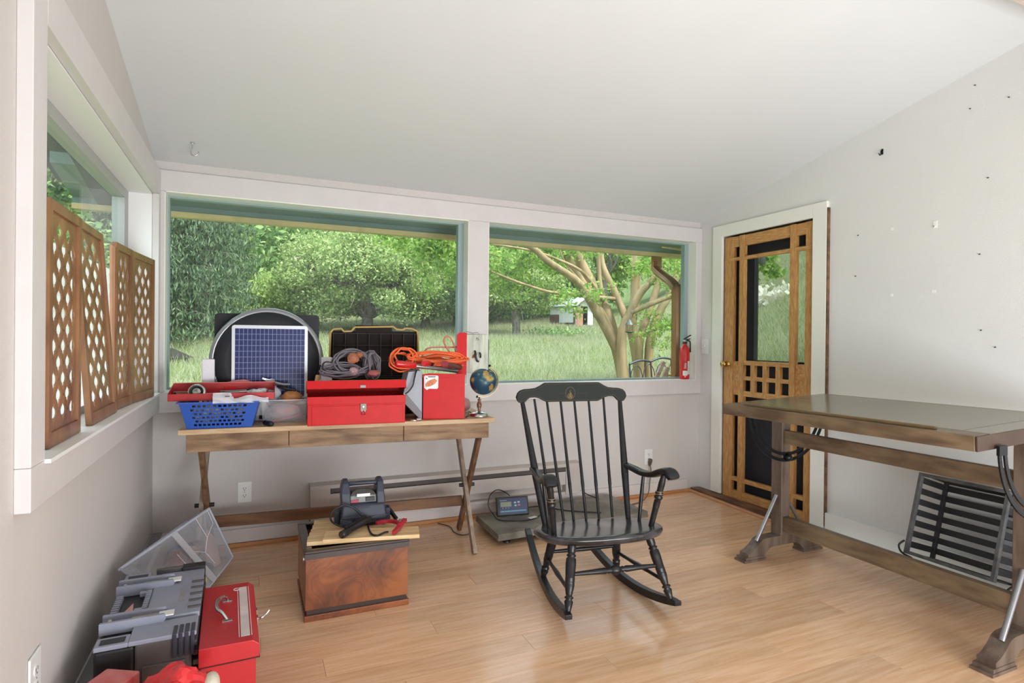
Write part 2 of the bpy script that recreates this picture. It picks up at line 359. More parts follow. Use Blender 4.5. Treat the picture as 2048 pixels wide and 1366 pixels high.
for a, b in ((3.265, 3.326), (2.703, 2.774)):
    for z0, z1, dd in ((.925, 1.05, 1), (.80, .924, -1)):
        o = dbox(MB(), a, b, z0, z1, .01, .03).build('diagonal_panel', mat('oak_diagonal_%d%d' % (a * 100, z0 * 100), (200, 150, 90), .45, c2=(168, 112, 58), vs=6, stretch=(2, 9, 9 * dd), bump=.1), d1)
M_screen = bpy.data.materials.new('fly_screen'); M_screen.use_nodes = True
nt = M_screen.node_tree; nt.nodes.clear(); oo = nt.nodes.new('ShaderNodeOutputMaterial'); dd = nt.nodes.new('ShaderNodeBsdfDiffuse'); dd.inputs[0].default_value = (.03, .03, .035, 1)
tt = nt.nodes.new('ShaderNodeBsdfTransparent'); mx = nt.nodes.new('ShaderNodeMixShader'); mx.inputs[0].default_value = .22
nt.links.new(tt.outputs[0], mx.inputs[1]); nt.links.new(dd.outputs[0], mx.inputs[2]); nt.links.new(mx.outputs[0], oo.inputs[0])
MB().box(.0345, .0352, 2.66, 3.39, .04, 1.96).build('fly_screen', M_screen, d1)
kn = MB().lathe([(.0, -.058), (.018, -.056), (.026, -.045), (.024, -.032), (.011, -.024), (.009, -.006), (.022, -.003), (.022, .004)], (.002, 3.372, 1.026), (1, 0, 0), 20)
kn.build('door_knob', M_brass, d1)
# dark outer door behind the screen door, glazed
M_ddoor = mat('charcoal_door', (50, 50, 56), .5, var=.1)
d2 = root('door_2', (XR, 0, 0)); x0, x1 = .075, .115; gy0, gy1, gz0, gz1 = 2.66, 3.19, 1.062, 1.845
m = MB(); m.box(x0, x1, gy1, 3.43, .0, 2.005); m.box(x0, x1, 2.618, gy0, .0, 2.005); m.box(x0, x1, gy0, gy1, gz1, 2.005); m.box(x0, x1, gy0, gy1, 0, gz0)
m.build('door_leaf', M_ddoor, d2)
MB().box(.093, .097, gy0, gy1, gz0, gz1).build('pane', M_glass, d2)
MB().box(.07, .075, 3.0, 3.035, .66, .74).build('pet_latch_plate', M_white, d2)
# threshold ledge along the right wall and floor edge strips
t3 = root('trim_3')
MB().prism([(3.20, 3.655), (XR, 3.66), (XR, 2.45), (3.165, 2.45)], (0, 0, .014), (1, 0, 0), (0, 1, 0), .028).build('threshold_board', M_thr, t3, bevel=.002)
MB().beam((3.19, 3.655, .009), (3.085, 1.0, .009), .022, .018).build('quarter_round', mat('pine_strip', (200, 150, 112), .45, var=.1, stretch=(6, 1, 6)), t3, bevel=.004)
MB().box(3.268, XR, YF, 2.52, .03, .135).build('baseboard_board', M_trimw, t3, bevel=.002)
MB().prism([(3.17, 2.449), (XR, 2.449), (XR, YF), (3.0, YF)], (0, 0, .014), (1, 0, 0), (0, 1, 0), .027).build('floor_ledge', M_trimw, t3)
# baseboards
M_bb = mat('baseboard_paint', (214, 206, 204), .45, bump=.08)
bbk = root('baseboard_back')
MB().box(-.42, XR - .12, YB - .018, YB, .022, .098).build('board', M_bb, bbk, bevel=.002)
MB().box(-.44, 3.19, YB - .033, YB - .016, .0, .022).build('shoe_strip', mat('shoe_strip_oak', (190, 130, 78), .45, var=.1), bbk, bevel=.004)
bbl = root('baseboard_left')
MB().box(XL, XL + .075, YF, YB - .03, 0, .128).build('board', M_bb, bbl, bevel=.003)
MB().box(XL + .0755, XL + .09, YF, YB - .05, 0, .018).build('shoe_strip', M_thr, bbl)
MB().box(XL + .01, XL + .055, YF, YB - .04, .1285, .136).build('metal_cap', mat('cap_metal', (150, 146, 150), .3, metal=.5), bbl)
# ================================================================ OUTSIDE
def sp(u, k=.8): return np.logaddexp(0, np.asarray(u) / k) * k
def gz(x, y):
    x = np.asarray(x, float); y = np.asarray(y, float)
    z = .088 * (y - 2.6) + .012 * x - .03 * np.clip(1.5 - x, 0, 12)
    z = z - .05 * sp(y - 30, 4)
    z = z + .47 * sp(x - .62 * y - 1.7, .9)
    z = z + .55 * sp(np.hypot(x, y) - 52, 5) 
    z = z + .06 * np.sin(x * 1.1 + y * .5) * np.clip((y - 3) / 6, 0, 1) + .04 * np.sin(y * 1.7 - x * .6) * np.clip((y - 3) / 6, 0, 1)
    near = np.clip((y - 3.9) / 3, 0, 1)
    nx = np.clip((x - 3.5) / 3, 0, 1); k = np.maximum(near, nx); k = np.maximum(k, np.clip((-x - .7) / 3, 0, 1))
    return z * k - .35 * (1 - k)
def grid_mesh(name, xs, ys, mats, parent=None):
    X, Y = np.meshgrid(xs, ys); Z = gz(X, Y); n, m = X.shape
    v = np.stack([X, Y, Z], -1).reshape(-1, 3); i = np.arange(n * m).reshape(n, m)
    f = np.stack([i[:-1, :-1], i[:-1, 1:], i[1:, 1:], i[1:, :-1]], -1).reshape(-1, 4)
    return npmesh(name, v, f, mats, parent, smooth=True)
def npmesh(name, v, f, mats, parent=None, smooth=False):
    me = bpy.data.meshes.new(name); me.vertices.add(len(v)); me.vertices.foreach_set('co', np.asarray(v, np.float32).ravel())
    k = f.shape[1]; me.loops.add(f.size); me.loops.foreach_set('vertex_index', f.astype(np.int32).ravel())
    me.polygons.add(len(f)); me.polygons.foreach_set('loop_start', np.arange(0, f.size, k, dtype=np.int32)); me.polygons.foreach_set('loop_total', np.full(len(f), k, np.int32))
    me.polygons.foreach_set('use_smooth', np.full(len(f), smooth)); me.update(calc_edges=True); me.validate()
    for m in (mats if isinstance(mats, (list, tuple)) else [mats]): me.materials.append(m)
    o = bpy.data.objects.new(name, me); COL.objects.link(o)
    if parent: o.parent = parent
    return o
def leaves(name, P, size, mats, parent=None, hang=0.0, aspect=.5, flat=0.0):
    """one small folded leaf per point"""
    P = np.asarray(P, float); n = len(P); d = rng.normal(size=(n, 3)); d[:, 2] -= hang * 2.0; d /= np.linalg.norm(d, axis=1)[:, None]
    q = rng.normal(size=(n, 3)); q[:, 2] *= (1 - flat); s = np.cross(d, q); s /= np.linalg.norm(s, axis=1)[:, None] + 1e-9
    L = (size * rng.uniform(.6, 1.35, n))[:, None]; a = P - d * L / 2; b = P + d * L / 2; c = P + s * L * aspect / 2; e = P - s * L * aspect / 2
    v = np.stack([a, c, b, e], 1).reshape(-1, 3); f = np.arange(4 * n).reshape(n, 4)
    return npmesh(name, v, f, mats, parent)
M_grass = mat('meadow_ground', (112, 126, 76), .9, c2=(86, 104, 56), vs=1.4, det=8, bump=.8, bs=5)
g = root('ground'); del g['kind']; bpy.data.objects.remove(g)
xs = np.unique(np.concatenate([np.linspace(-70, -8, 32), np.linspace(-8, 24, 110), np.linspace(24, 110, 44)]))
ys = np.unique(np.concatenate([np.linspace(-30, 3.5, 20), np.linspace(3.95, 26, 100), np.linspace(26, 120, 50)]))
gr = grid_mesh('ground', xs, ys, M_grass); gr['kind'] = 'structure'; gr.location.z = 0
# cut nothing: under the house the ground lies 0.35 m below the floor
# meadow grass: blades nobody could count
def blades(name, n, xr, yr, h, w, ms, label, fn=None, seed=1):
    r = np.random.default_rng(seed); x = r.uniform(*xr, n); y = yr[0] + (yr[1] - yr[0]) * r.uniform(0, 1, n) ** 1.35
    if fn is not None: k = fn(x, y); x = x[k]; y = y[k]
    n = len(x); z = gz(x, y); P = np.stack([x, y, z - .02], 1); sc = 1 + (y - yr[0]) / 22.0
    H = h * r.uniform(.45, 1.25, n) ; a = r.uniform(0, 2 * PI, n); ww = w * sc * r.uniform(.6, 1.3, n)
    s = np.stack([np.cos(a) * ww, np.sin(a) * ww, 0 * a], 1); lean = np.stack([r.normal(size=n) * .28, r.normal(size=n) * .28, np.ones(n)], 1) * H[:, None]
    mid = P + lean * .55; top = P + lean * np.array([1.35, 1.35, 1]); v = np.stack([P - s, P + s, top], 1).reshape(-1, 3)
    f = np.arange(3 * n).reshape(n, 3); o = npmesh(name, v, f, ms); return tag(o, label, 'grass', kind='stuff')
inview = lambda x, y: (x > -.42 * y + 1.0 - 2) & (x < 1.15 * y + 2) & ~((x > 3.9) & (y < 4.6) & (x < 4.2))
M_bl1 = leafmat('grass_blade', (116, 138, 72), (194, 196, 144), .4); M_bl2 = leafmat('seed_grass', (164, 168, 128), (214, 208, 184), .4)
blades('meadow_grass', 330000, (-8, 20), (5.2, 26), .13, .005, M_bl1, 'tall green meadow grass covering the slope beyond the windows', inview, 1)
blades('seeding_grass', 120000, (-6, 18), (5.2, 24), .2, .0032, M_bl2, 'pale seed heads standing in the meadow grass', inview, 2)
blades('hillside_grass', 90000, (4.5, 18), (1.0, 14), .13, .006, M_bl1, 'short green grass on the hillside seen through the door glass', lambda x, y: (x > 1.0 * y + 1), 3)
# ---- trees
M_bark = mat('grey_bark', (150, 142, 130), .9, c2=(108, 100, 92), vs=6, stretch=(4, 4, 1), bump=.5, bs=20)
def blob_points(n, c, r, clusters, cr, seed, shell=.55, zmin=None, zsq=1.0):
    q = np.random.default_rng(seed); d = q.normal(size=(clusters, 3)); d /= np.linalg.norm(d, axis=1)[:, None]
    rad = (shell + (1 - shell) * q.uniform(0, 1, clusters) ** .6)[:, None]; C = np.array(c) + d * rad * np.array(r)
    if zmin is not None: C = C[C[:, 2] > zmin]
    i = q.integers(0, len(C), n); g = q.normal(size=(n, 3)); g /= np.linalg.norm(g, axis=1)[:, None]; g *= (q.uniform(0, 1, n) ** .45)[:, None]
    cs = cr * (.6 + .8 * q.uniform(0, 1, len(C)))
    return C[i] + g * cs[i][:, None] * np.array([1, 1, .62 * zsq])
def limb(m, a, b, r0, r1, bend=.25, n=6, seed=0):
    q = random.Random(seed); a = Vector(a); b = Vector(b); L = (b - a).length
    pts = [a.lerp(b, t / 4) + Vector((q.uniform(-1, 1), q.uniform(-1, 1), q.uniform(-1, 1))) * L * bend * .3 * (1 if 0 < t < 4 else 0) for t in range(5)]
    p = smooth_path(pts, 4); k = len(p); m.tube(p, [r0 + (r1 - r0) * i / (k - 1) for i in range(k)], n)
    return p
def tree(name, label, cat, base, crown_c, crown_r, nleaf, size, lm, tr=.18, clusters=70, cr=.8, seed=1, zmin=None, limbs=14, group=None, hang=0, bark=None, twigs=120, shell=.6):
    bx, by = base; bz = float(gz(bx, by)) - .1; t = thing(name, label, cat, (0, 0, 0), 0, group); q = random.Random(seed); t.location = (bx, by, bz)
    off = Vector((bx, by, bz)); m = MB(); cc = Vector(crown_c); rr = Vector(crown_r)
    fork = Vector((bx, by, bz + max(.35, (cc.z - rr.z - bz) * .9 + .2))) if limbs > 6 else Vector((bx, by, cc.z))
    limb(m, Vector((bx, by, bz)) - off, fork - off, tr, tr * .8, .1, 9, seed)
    for i in range(limbs):
        a = 2 * PI * i / limbs + q.uniform(-.3, .3); e = q.uniform(.25, 1.2)
        tip = cc + Vector((math.cos(a) * math.cos(e) * rr.x * .85, math.sin(a) * math.cos(e) * rr.y * .85, math.sin(e) * rr.z * .8 - rr.z * .25))
        p = limb(m, fork - off, tip - off, tr * .55, .02, .35, 6, seed + i)
        for k in range(twigs // max(1, limbs)):
            s0 = p[q.randrange(len(p) // 3, len(p))]; dv = Vector((q.uniform(-1, 1), q.uniform(-1, 1), q.uniform(-1.0, .5))) * q.uniform(.3, 1.0)
            limb(m, s0, s0 + dv, .014, .005, .3, 4, seed * 7 + i * 31 + k)
    m.build('trunk', bark or M_bark, t)
    P = blob_points(nleaf, crown_c, crown_r, clusters, cr, seed, shell, zmin) - np.array(off)
    leaves('foliage', P, size, lm, t, hang=hang); return t
L_apple = leafmat('apple_leaf', (112, 150, 78), (214, 228, 150)); L_mid = leafmat('mid_leaf', (96, 142, 80), (188, 214, 136))
L_light = leafmat('light_leaf', (128, 170, 78), (206, 222, 134)); L_spruce = leafmat('spruce_leaf', (62, 90, 66), (142, 164, 122), .25)
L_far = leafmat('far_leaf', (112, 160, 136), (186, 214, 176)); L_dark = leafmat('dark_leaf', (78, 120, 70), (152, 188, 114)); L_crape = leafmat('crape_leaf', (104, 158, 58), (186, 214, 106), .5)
# big round apple-like tree in the middle of the wide window (multi-stem), its neighbour, and others
tree('apple_tree', 'broad round green tree with grey bare twigs, largest in the wide window', 'tree', (3.1, 17.6), (3.05, 17.6, 3.05), (2.25, 2.2, 1.4), 84000, .088, L_apple, .2, 130, .62, 11, 2.0, 16, twigs=420)
tree('orchard_tree', 'low forked green tree behind the right part of the wide window', 'tree', (5.0, 18.0), (5.35, 18.4, 3.0), (1.5, 1.8, 1.25), 36000, .10, L_mid, .17, 80, .55, 23, 2.05, 12, twigs=240)
tree('leafy_tree', 'tall dark leafy tree filling the gap beside the middle post', 'tree', (6.9, 20.5), (6.7, 20.5, 4.0), (1.9, 1.8, 1.9), 34000, .12, L_dark, .2, 80, .75, 29, None, 9, twigs=60)
tree('bright_shrub', 'bright yellow green bushy tree beside the spruce', 'tree', (.9, 19.5), (.75, 19.5, 2.0), (1.05, 1.2, 1.1), 15000, .13, L_light, .12, 60, .5, 31, None, 8, twigs=30)
tree('pale_tree', 'pale green tree behind the spruce and below the wooded hill', 'tree', (2.2, 27), (1.9, 27, 2.6), (1.9, 1.6, 1.7), 13000, .2, L_light, .18, 60, .8, 37, None, 8, twigs=30)
tree('small_orchard_tree', 'small dark-trunked tree left of the white shed', 'tree', (7.15, 15.8), (7.1, 15.9, 3.0), (1.55, 1.5, .95), 34000, .088, L_apple, .13, 80, .5, 41, 2.2, 12, twigs=260)
tree('backing_tree', 'mid green tree crown behind the white shed', 'tree', (12.4, 25), (12.2, 25, 4.6), (3.0, 2, 2.1), 34000, .14, L_mid, .2, 80, .85, 43, None, 8, twigs=30)
tree('backing_tree', 'green tree crown left of the shed behind the small orchard tree', 'tree', (9.2, 22), (9.0, 22, 4.1), (2.2, 2, 2.2), 34000, .13, L_dark, .2, 80, .85, 47, None, 8, twigs=30)
tree('hill_tree', 'light green tree on the hill behind the smooth-barked trunks', 'tree', (17.5, 27), (17.5, 27, 7.0), (3.4, 3, 2.3), 15000, .22, L_light, .2, 80, 1.0, 53, None, 8, twigs=20)
tree('hill_tree', 'light green tree high on the hill at the right edge of the small window', 'tree', (22, 26), (21.5, 26, 9.0), (3.2, 3, 2.2), 13000, .22, L_light, .2, 60, 1.0, 59, None, 8, twigs=20)
# spruce with hanging branches
def spruce(name, label, bx, by, H, Rb, seed, n=38000):
    bz = float(gz(bx, by)) - .1; t = thing(name, label, 'tree', (bx, by, bz)); q = np.random.default_rng(seed)
    m = MB(); m.tube([(0, 0, 0), (0, 0, H * .5), (0, 0, H)], [.22, .14, .03], 8); P = []
    nb = 150
    for i in range(nb):
        h = .35 + (H - .6) * (i / nb); a = i * 2.399; rad = Rb * (1 - .55 * h / H) * (.8 + .3 * q.random())
        ex = np.array([math.cos(a) * rad, math.sin(a) * rad, -rad * .12]); o = np.array([0, 0, h]); mid = o + ex * .5 + np.array([0, 0, .12])
        m.tube([o, mid, o + ex + np.array([0, 0, .1])], [.025, .015, .006], 4)
        k = int(n / nb); s = q.uniform(.1, 1, k) ** .7; side = np.array([-math.sin(a), math.cos(a), 0])
        p = o + ex * s[:, None] + side * (q.normal(size=k) * .22 * rad / Rb * 1.6)[:, None]; p[:, 2] += .1 - q.uniform(0, 1, k) ** 1.6 * .55; P.append(p)
    m.build('trunk', M_bark, t); leaves('foliage', np.concatenate(P), .13, L_spruce, t, hang=1.1, aspect=.22); return t
spruce('spruce', 'big dark spruce with drooping branches at the left of the wide window', -1.75, 16.2, 8, 2.15, 5, 78000)
spruce('spruce', 'second dark spruce standing behind the first, partly hidden by it', -1.9, 21.5, 9, 1.8, 6, 26000)
# far woods
def woods(name, label, pts, R_, n, size, lm, seed):
    q = np.random.default_rng(seed); C = np.array([(x, y, float(gz(x, y)) + h) for x, y, h in pts]); i = q.integers(0, len(C), n)
    g = q.normal(size=(n, 3)); g /= np.linalg.norm(g, axis=1)[:, None]; rr = R_ * q.uniform(.75, 1.05, n)[:, None]; lump = 1 + .18 * np.sin(g[:, :1] * 7 + i[:, None]) * np.cos(g[:, 1:2] * 6)
    P = C[i] + g * rr * lump * np.array([1, 1, 1.15]); return tag(leaves(name, P, size, lm), label, 'woods', kind='stuff')
q = np.random.default_rng(3); pts = []
for i in range(190):
    a = math.radians(q.uniform(-42, 62)); d = q.uniform(56, 92); pts.append((math.sin(a) * d, math.cos(a) * d, q.uniform(1, 3.5)))
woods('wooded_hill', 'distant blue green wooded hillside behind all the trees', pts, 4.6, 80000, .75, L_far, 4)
pts = [(math.sin(math.radians(a)) * d, math.cos(math.radians(a)) * d, h) for a, d, h in [(-16, 34, 3), (-9, 33, 3.4), (-3, 36, 3.2), (2, 35, 3), (7, 34, 3), (12, 36, 3.2), (16, 33, 3.6), (20, 35, 3.4), (24, 34, 3.4), (28, 37, 3.2), (31, 40, 3.2)]]
woods('tree_line', 'green belt of trees at the far edge of the meadow', pts, 3.2, 46000, .38, L_mid, 8)
pts = [(-4.4, 17, 2), (-3.9, 18, 3.6), (-4.8, 20, 5), (-3.4, 14.5, 1.2), (-4.9, 22, 6.5), (-5.7, 23, 7.5), (-6.2, 26, 9.5), (-4.5, 18.5, 6.2), (-3.9, 16, 4.2), (-5.4, 24, 2.5), (-4.3, 16.5, 5.2), (-5.0, 19, 7.2)]
woods('side_trees', 'bright green trees close outside the left window', pts, 1.3, 60000, .16, L_mid, 9)
# crape myrtle: two clumps of smooth stems, branches and a canopy of leaves
M_crape = mat('smooth_tan_bark', (172, 146, 112), .7, c2=(128, 112, 78), vs=3.0, stretch=(3, 3, .7), bump=.15, bs=10)
def stems(name, label, base, paths, nl, seed, boxes):
    bz = float(gz(*base)) - .1; t = thing(name, label, 'tree', (base[0], base[1], bz)); o = Vector((base[0], base[1], bz))
    for p, r0, r1 in paths:
        pp = smooth_path([Vector(a) - o for a in p], 5); k = len(pp)
        MB().tube(pp, [r0 + (r1 - r0) * i / (k - 1) for i in range(k)], 9).build('stem', M_crape, t)
    q = np.random.default_rng(seed); P = []; tw = MB()
    for (c, r, k, n) in boxes:
        for j in range(k):
            cc = np.array(c) + q.uniform(-1, 1, 3) * np.array(r); dv = q.normal(size=3) * np.array([1, .7, .35]); dv /= np.linalg.norm(dv)
            L_ = q.uniform(.3, .6); s = np.linspace(0, 1, n // k) ; pts_ = cc + dv * (s[:, None]) * L_ + q.normal(size=(len(s), 3)) * .045; P.append(pts_)
            tw.tube([Vector(cc) - o, Vector(cc + dv * L_) - o], .005, 4)
    tw.build('twigs', M_crape, t)
    leaves('foliage', np.concatenate(P) - np.array(o), .055, L_crape, t, aspect=.5); return t
def at(x, y, z): return (x, y, z)
A_ = [(4.43, 6.3, .2), (4.43, 6.3, 0.69), (4.23, 6.3, 1.15), (3.84, 6.25, 1.69), (3.63, 6.2, 1.91), (3.18, 6.1, 2.11), (2.9, 6.0, 2.25), (2.4, 5.9, 2.4)]
B_ = [(4.46, 6.35, .2), (4.44, 6.35, 0.69), (4.21, 6.4, 1.35), (3.97, 6.45, 1.77), (3.74, 6.5, 2.11), (3.5, 6.5, 2.5)]
C_ = [(4.48, 6.4, .2), (4.45, 6.4, 0.69), (4.27, 6.45, 1.43), (4.08, 6.5, 1.83), (3.85, 6.55, 2.25), (3.75, 6.6, 2.6)]
D_ = [(4.36, 6.2, .2), (4.31, 6.2, 0.7), (4.28, 6.2, 1.15), (4.32, 6.2, 1.39), (4.42, 6.2, 1.57), (4.53, 6.15, 1.8), (4.73, 6.1, 2.05), (4.85, 6.1, 2.4)]
D2 = [(4.40, 6.18, 1.55), (4.75, 6.1, 1.70), (5.12, 6.0, 1.84), (5.4, 5.9, 2.0)]
E_ = [(4.37, 6.25, 1.5), (4.30, 6.4, 1.84), (4.17, 6.5, 2.19), (4.15, 6.5, 2.5)]
F_ = [(4.27, 6.35, 1.73), (3.75, 6.3, 1.75), (3.53, 6.25, 1.77), (3.23, 6.2, 1.77), (2.76, 6.1, 1.86), (2.4, 6.0, 1.95)]
K_ = [(4.14, 6.4, 1.72), (4.1, 6.45, 2.01), (4.11, 6.5, 2.5)]
T_ = [(3.84, 6.3, 1.84), (3.52, 6.3, 2.13), (3.40, 6.3, 2.4)]
U_ = [(4.0, 6.3, 1.8), (3.75, 6.3, 2.05), (3.35, 6.25, 2.18), (2.97, 6.2, 2.25), (2.4, 6.1, 2.27), (1.7, 6.0, 2.3)]
stems('crape_myrtle', 'multi-stemmed smooth-barked tree nearest the small window, branches spreading left', (4.42, 6.3),
      [(A_, .07, .03), (B_, .07, .045), (C_, .085, .06), (D_, .075, .035), (D2, .035, .025), (E_, .05, .04), (F_, .028, .012), (K_, .03, .03), (T_, .014, .008), (U_, .022, .008)], 1, 61,
      [((3.0, 6.7, 2.25), (.85, .45, .15), 30, 6600), ((2.9, 6.6, 1.96), (.6, .4, .13), 12, 2400), ((1.9, 6.3, 2.24), (.5, .4, .12), 16, 3400), ((2.3, 6.0, 2.05), (.4, .4, .12), 8, 1500), ((3.4, 6.1, 1.72), (.4, .3, .06), 5, 550), ((4.9, 6.0, 2.2), (.5, .4, .15), 12, 1700), ((5.0, 6.2, 1.45), (.25, .2, .08), 4, 500)])
G_ = [(5.08, 6.9, .3), (5.06, 6.9, 0.82), (4.99, 6.9, 1.15), (4.93, 6.9, 1.48), (4.99, 6.9, 1.81), (5.0, 6.9, 2.5)]
H_ = [(5.12, 6.95, .3), (5.10, 6.95, 0.82), (5.13, 6.95, 1.26), (5.32, 6.95, 1.73), (5.5, 6.95, 2.19), (5.8, 6.95, 2.6)]
I_ = [(5.24, 6.85, .3), (5.20, 6.85, 0.93), (5.24, 6.85, 1.26), (5.40, 6.85, 1.64), (5.56, 6.85, 1.88), (5.85, 6.85, 2.5)]
stems('crape_myrtle', 'second clump of smooth tan trunks, behind the wrought iron bench', (5.12, 6.9), [(G_, .085, .07), (H_, .065, .045), (I_, .07, .05)], 1, 62,
      [((5.5, 6.9, 2.35), (.5, .4, .2), 10, 1500), ((5.3, 6.9, 1.5), (.2, .2, .1), 3, 300)])
# shed
M_shw = mat('shed_white', (222, 224, 222), .7, var=.06); M_shd = mat('shed_brown', (104, 78, 68), .8, var=.15); M_tin = mat('shed_tin_roof', (188, 192, 196), .35, metal=.4, var=.12, vs=3)
M_door = mat('shed_door', (170, 128, 104), .7, var=.1)
zb = float(gz(11.6, 19.8)) + .1
sh = thing('shed', 'small white shed on posts with a metal roof and brown door on the meadow', 'shed', (11.36, 19.6, zb), math.radians(22))
Wd, Lg, Hh = 1.18, 1.25, .74
MB().box(0, Wd * .32, 0, .04, 0, Hh).box(Wd * .72, Wd, 0, .04, 0, Hh).prism([(0, Hh), (Wd, Hh), (Wd / 2, Hh + .32)], (0, .02, 0), (1, 0, 0), (0, 0, 1), .04).build('gable_wall', M_shw, sh)
MB().box(0, .04, .04, Lg, .08, Hh).build('side_wall', M_shw, sh); MB().box(Wd - .04, Wd, .04, Lg, 0, Hh).box(.04, Wd - .04, Lg - .04, Lg, 0, Hh).build('rear_wall', M_shd, sh)
MB().box(-.02, .05, -.02, .05, -.05, Hh).box(-.02, .02, Lg * .62, Lg, 0, Hh * .55).build('corner_post', M_shd, sh)
MB().box(.0, Wd, 0.05, Lg, -.05, 0).build('shed_floor', M_shd, sh)
dr = MB().box(0, .3, 0, .025, -.1, .66).build('shed_door_leaf', M_door, sh); dr.location = (.1, -.04, 0); dr.rotation_euler = (0, 0, math.radians(-12))
sl = math.atan2(.32, Wd / 2); ro = []
for sgn in (1, -1):
    ridge = (Wd / 2, 0, Hh + .38); e = (Wd / 2 - sgn * (Wd / 2 + .16), 0, Hh - .02)
    MB().prism([(-.22, 0), (Lg + .12, 0), (Lg + .12, .02), (-.22, .02)], ((ridge[0] + e[0]) / 2, 0, (ridge[2] + e[2]) / 2 - .01), (0, 1, 0), (sgn * -math.sin(sl), 0, math.cos(sl)), math.hypot(e[0] - ridge[0], e[2] - ridge[2])).build('roof_panel', M_tin, sh)
MB().beam((Wd / 2, -.2, Hh + .36), (-.16, -.2, Hh - .05), .03, .08, (0, 1, 0)).beam((Wd / 2, -.2, Hh + .36), (Wd + .16, -.2, Hh - .05), .03, .08, (0, 1, 0)).build('barge_board', M_shd, sh)
for px_, py_ in ((.05, .05), (Wd - .08, .05), (.05, Lg - .1), (Wd - .08, Lg - .1)):
    MB().box(px_ - .05, px_ + .05, py_ - .05, py_ + .05, -.5, -.05).build('post', M_shd, sh)
# low dark kennel at the spruce foot
k = thing('kennel', 'low dark gabled kennel under the spruce', 'kennel', (-1.45, 12.4, float(gz(-1.45, 12.4)) - .02), math.radians(20)); M_ken = mat('kennel_dark', (48, 46, 46), .8)
MB().box(-.28, .28, -.3, .3, 0, .14).build('box', M_ken, k); MB().prism([(-.36, .12), (.36, .12), (0, .3)], (0, 0, 0), (1, 0, 0), (0, 0, 1), .76).build('roof', mat('kennel_roof', (70, 66, 62), .8, var=.2), k)
# lantern hanging from a branch
ln = thing('hanging_lantern', 'small grey bird feeder lantern hanging before the tan trunks', 'lantern', (3.975, 5.6, 1.29))
M_ln = mat('lantern_grey', (96, 96, 92), .5, metal=.4)
MB().lathe([(.052, .085), (.045, .1), (.02, .135), (.006, .15), (.0, .155)], n=12).build('cap', M_ln, ln)
MB().lathe([(.02, -.01), (.045, .0), (.05, .012), (.012, .014)], n=12).tube([(.045, 0, .01), (.045, 0, .09)], .004, 4).tube([(-.045, 0, .01), (-.045, 0, .09)], .004, 4).tube([(0, .045, .01), (0, .045, .09)], .004, 4).build('cage', M_ln, ln)
MB().lathe([(.0, -.045), (.02, -.038), (.028, -.02), (.02, -.004), (.0, 0)], n=12).build('glass_bulb', glass('lantern_glass', (.9, .9, .9)), ln)
MB().tube([(0, 0, .15), (.0, .0, .25), (.08, .1, .38)], .003, 4).build('wire', M_ln, ln)
# wrought iron bench: only its scalloped back stands above the sill
bz_ = float(gz(4.3, 5.6)); M_iron = mat('bench_iron', (70, 74, 84), .45, metal=.5)
bn = thing('garden_bench', 'dark wrought iron bench with a scalloped back outside the small window', 'bench', (3.98, 5.6, bz_)); zt = .955 - bz_
arcs = []
for i in range(3):
    x0 = .30 * i; tilt = .028 * i; arcs += [(x0 + .30 * t, 0, zt - .035 + tilt + .028 * t + .03 * math.sin(PI * t)) for t in [j / 8 for j in range(8)]]
MB().tube(arcs + [(.9, 0, zt + .03)], .013, 8).build('back_rail', M_iron, bn)
for i in range(5):
    cx = .1 + i * .18; MB().tube([(cx + .085 * math.cos(a), .004 * (i % 2), zt - .22 + .012 * i + .17 * math.sin(a)) for a in [2 * PI * j / 24 for j in range(24)]], .0055, 6, True).build('ring', M_iron, bn)
for x_ in (0, .3, .6, .88): MB().tube([(x_, 0, zt - .04 + x_ * .08), (x_ + .04, 0, .42), (x_, .05, 0)], .011, 6).build('post', M_iron, bn)
MB().box(-.02, .92, -.5, .02, .41, .425).build('bench_seat', M_iron, bn)
for x_ in (0, .88): MB().tube([(x_, -.48, .42), (x_, -.5, 0)], .011, 6).build('leg', M_iron, bn)
# downspout with its S-bend
M_cop = mat('downspout_brown', (150, 100, 58), .3, metal=.35, var=.12, vs=6, coat=.4)
sec = [(math.cos(2 * PI * j / 24) * (1 if j % 3 else .82) * (1.0 if abs(math.sin(2 * PI * j / 24)) < .8 else .9), math.sin(2 * PI * j / 24) * (.8 if j % 3 else .66)) for j in range(24)]
dp = thing('downspout', 'copper brown fluted downspout with an S-bend outside the small window', 'downspout', (3.23, 3.9, -.3))
o = Vector((3.23, 3.9, -.3))
ps = smooth_path([Vector(p) - o for p in [(3.37, 4.34, 1.985), (3.37, 4.34, 1.90), (3.36, 4.32, 1.84), (3.325, 4.18, 1.77), (3.275, 4.0, 1.69), (3.245, 3.90, 1.62), (3.235, 3.88, 1.54), (3.235, 3.88, .5), (3.235, 3.88, -.3)]], 7)
MB().tube(ps, .05, 24, sec=sec).build('pipe', M_cop, dp)
MB().box(-.05, .05, -.06, .04, 1.2, 1.215).build('strap', M_cop, dp)
# old boards leaning outside under the corner of the small window
M_bd = mat('weathered_board', (220, 190, 180), .7, c2=(186, 150, 140), vs=5, stretch=(1, 1, 6))
for i, (dx, lab) in enumerate(((0, 'pale weathered board leaning outside behind the extinguisher, left one'), (.09, 'pinkish weathered board leaning outside behind the extinguisher, right one'))):
    bo = MB().beam((2.62 + dx, 4.20, -.33), (3.21 + dx * .5, 4.02, 1.02 - i * .05), .035, .02, (0, -1, 0)).build('leaning_board', M_bd)
    tag(bo, lab, 'board', 'weathered boards outside')
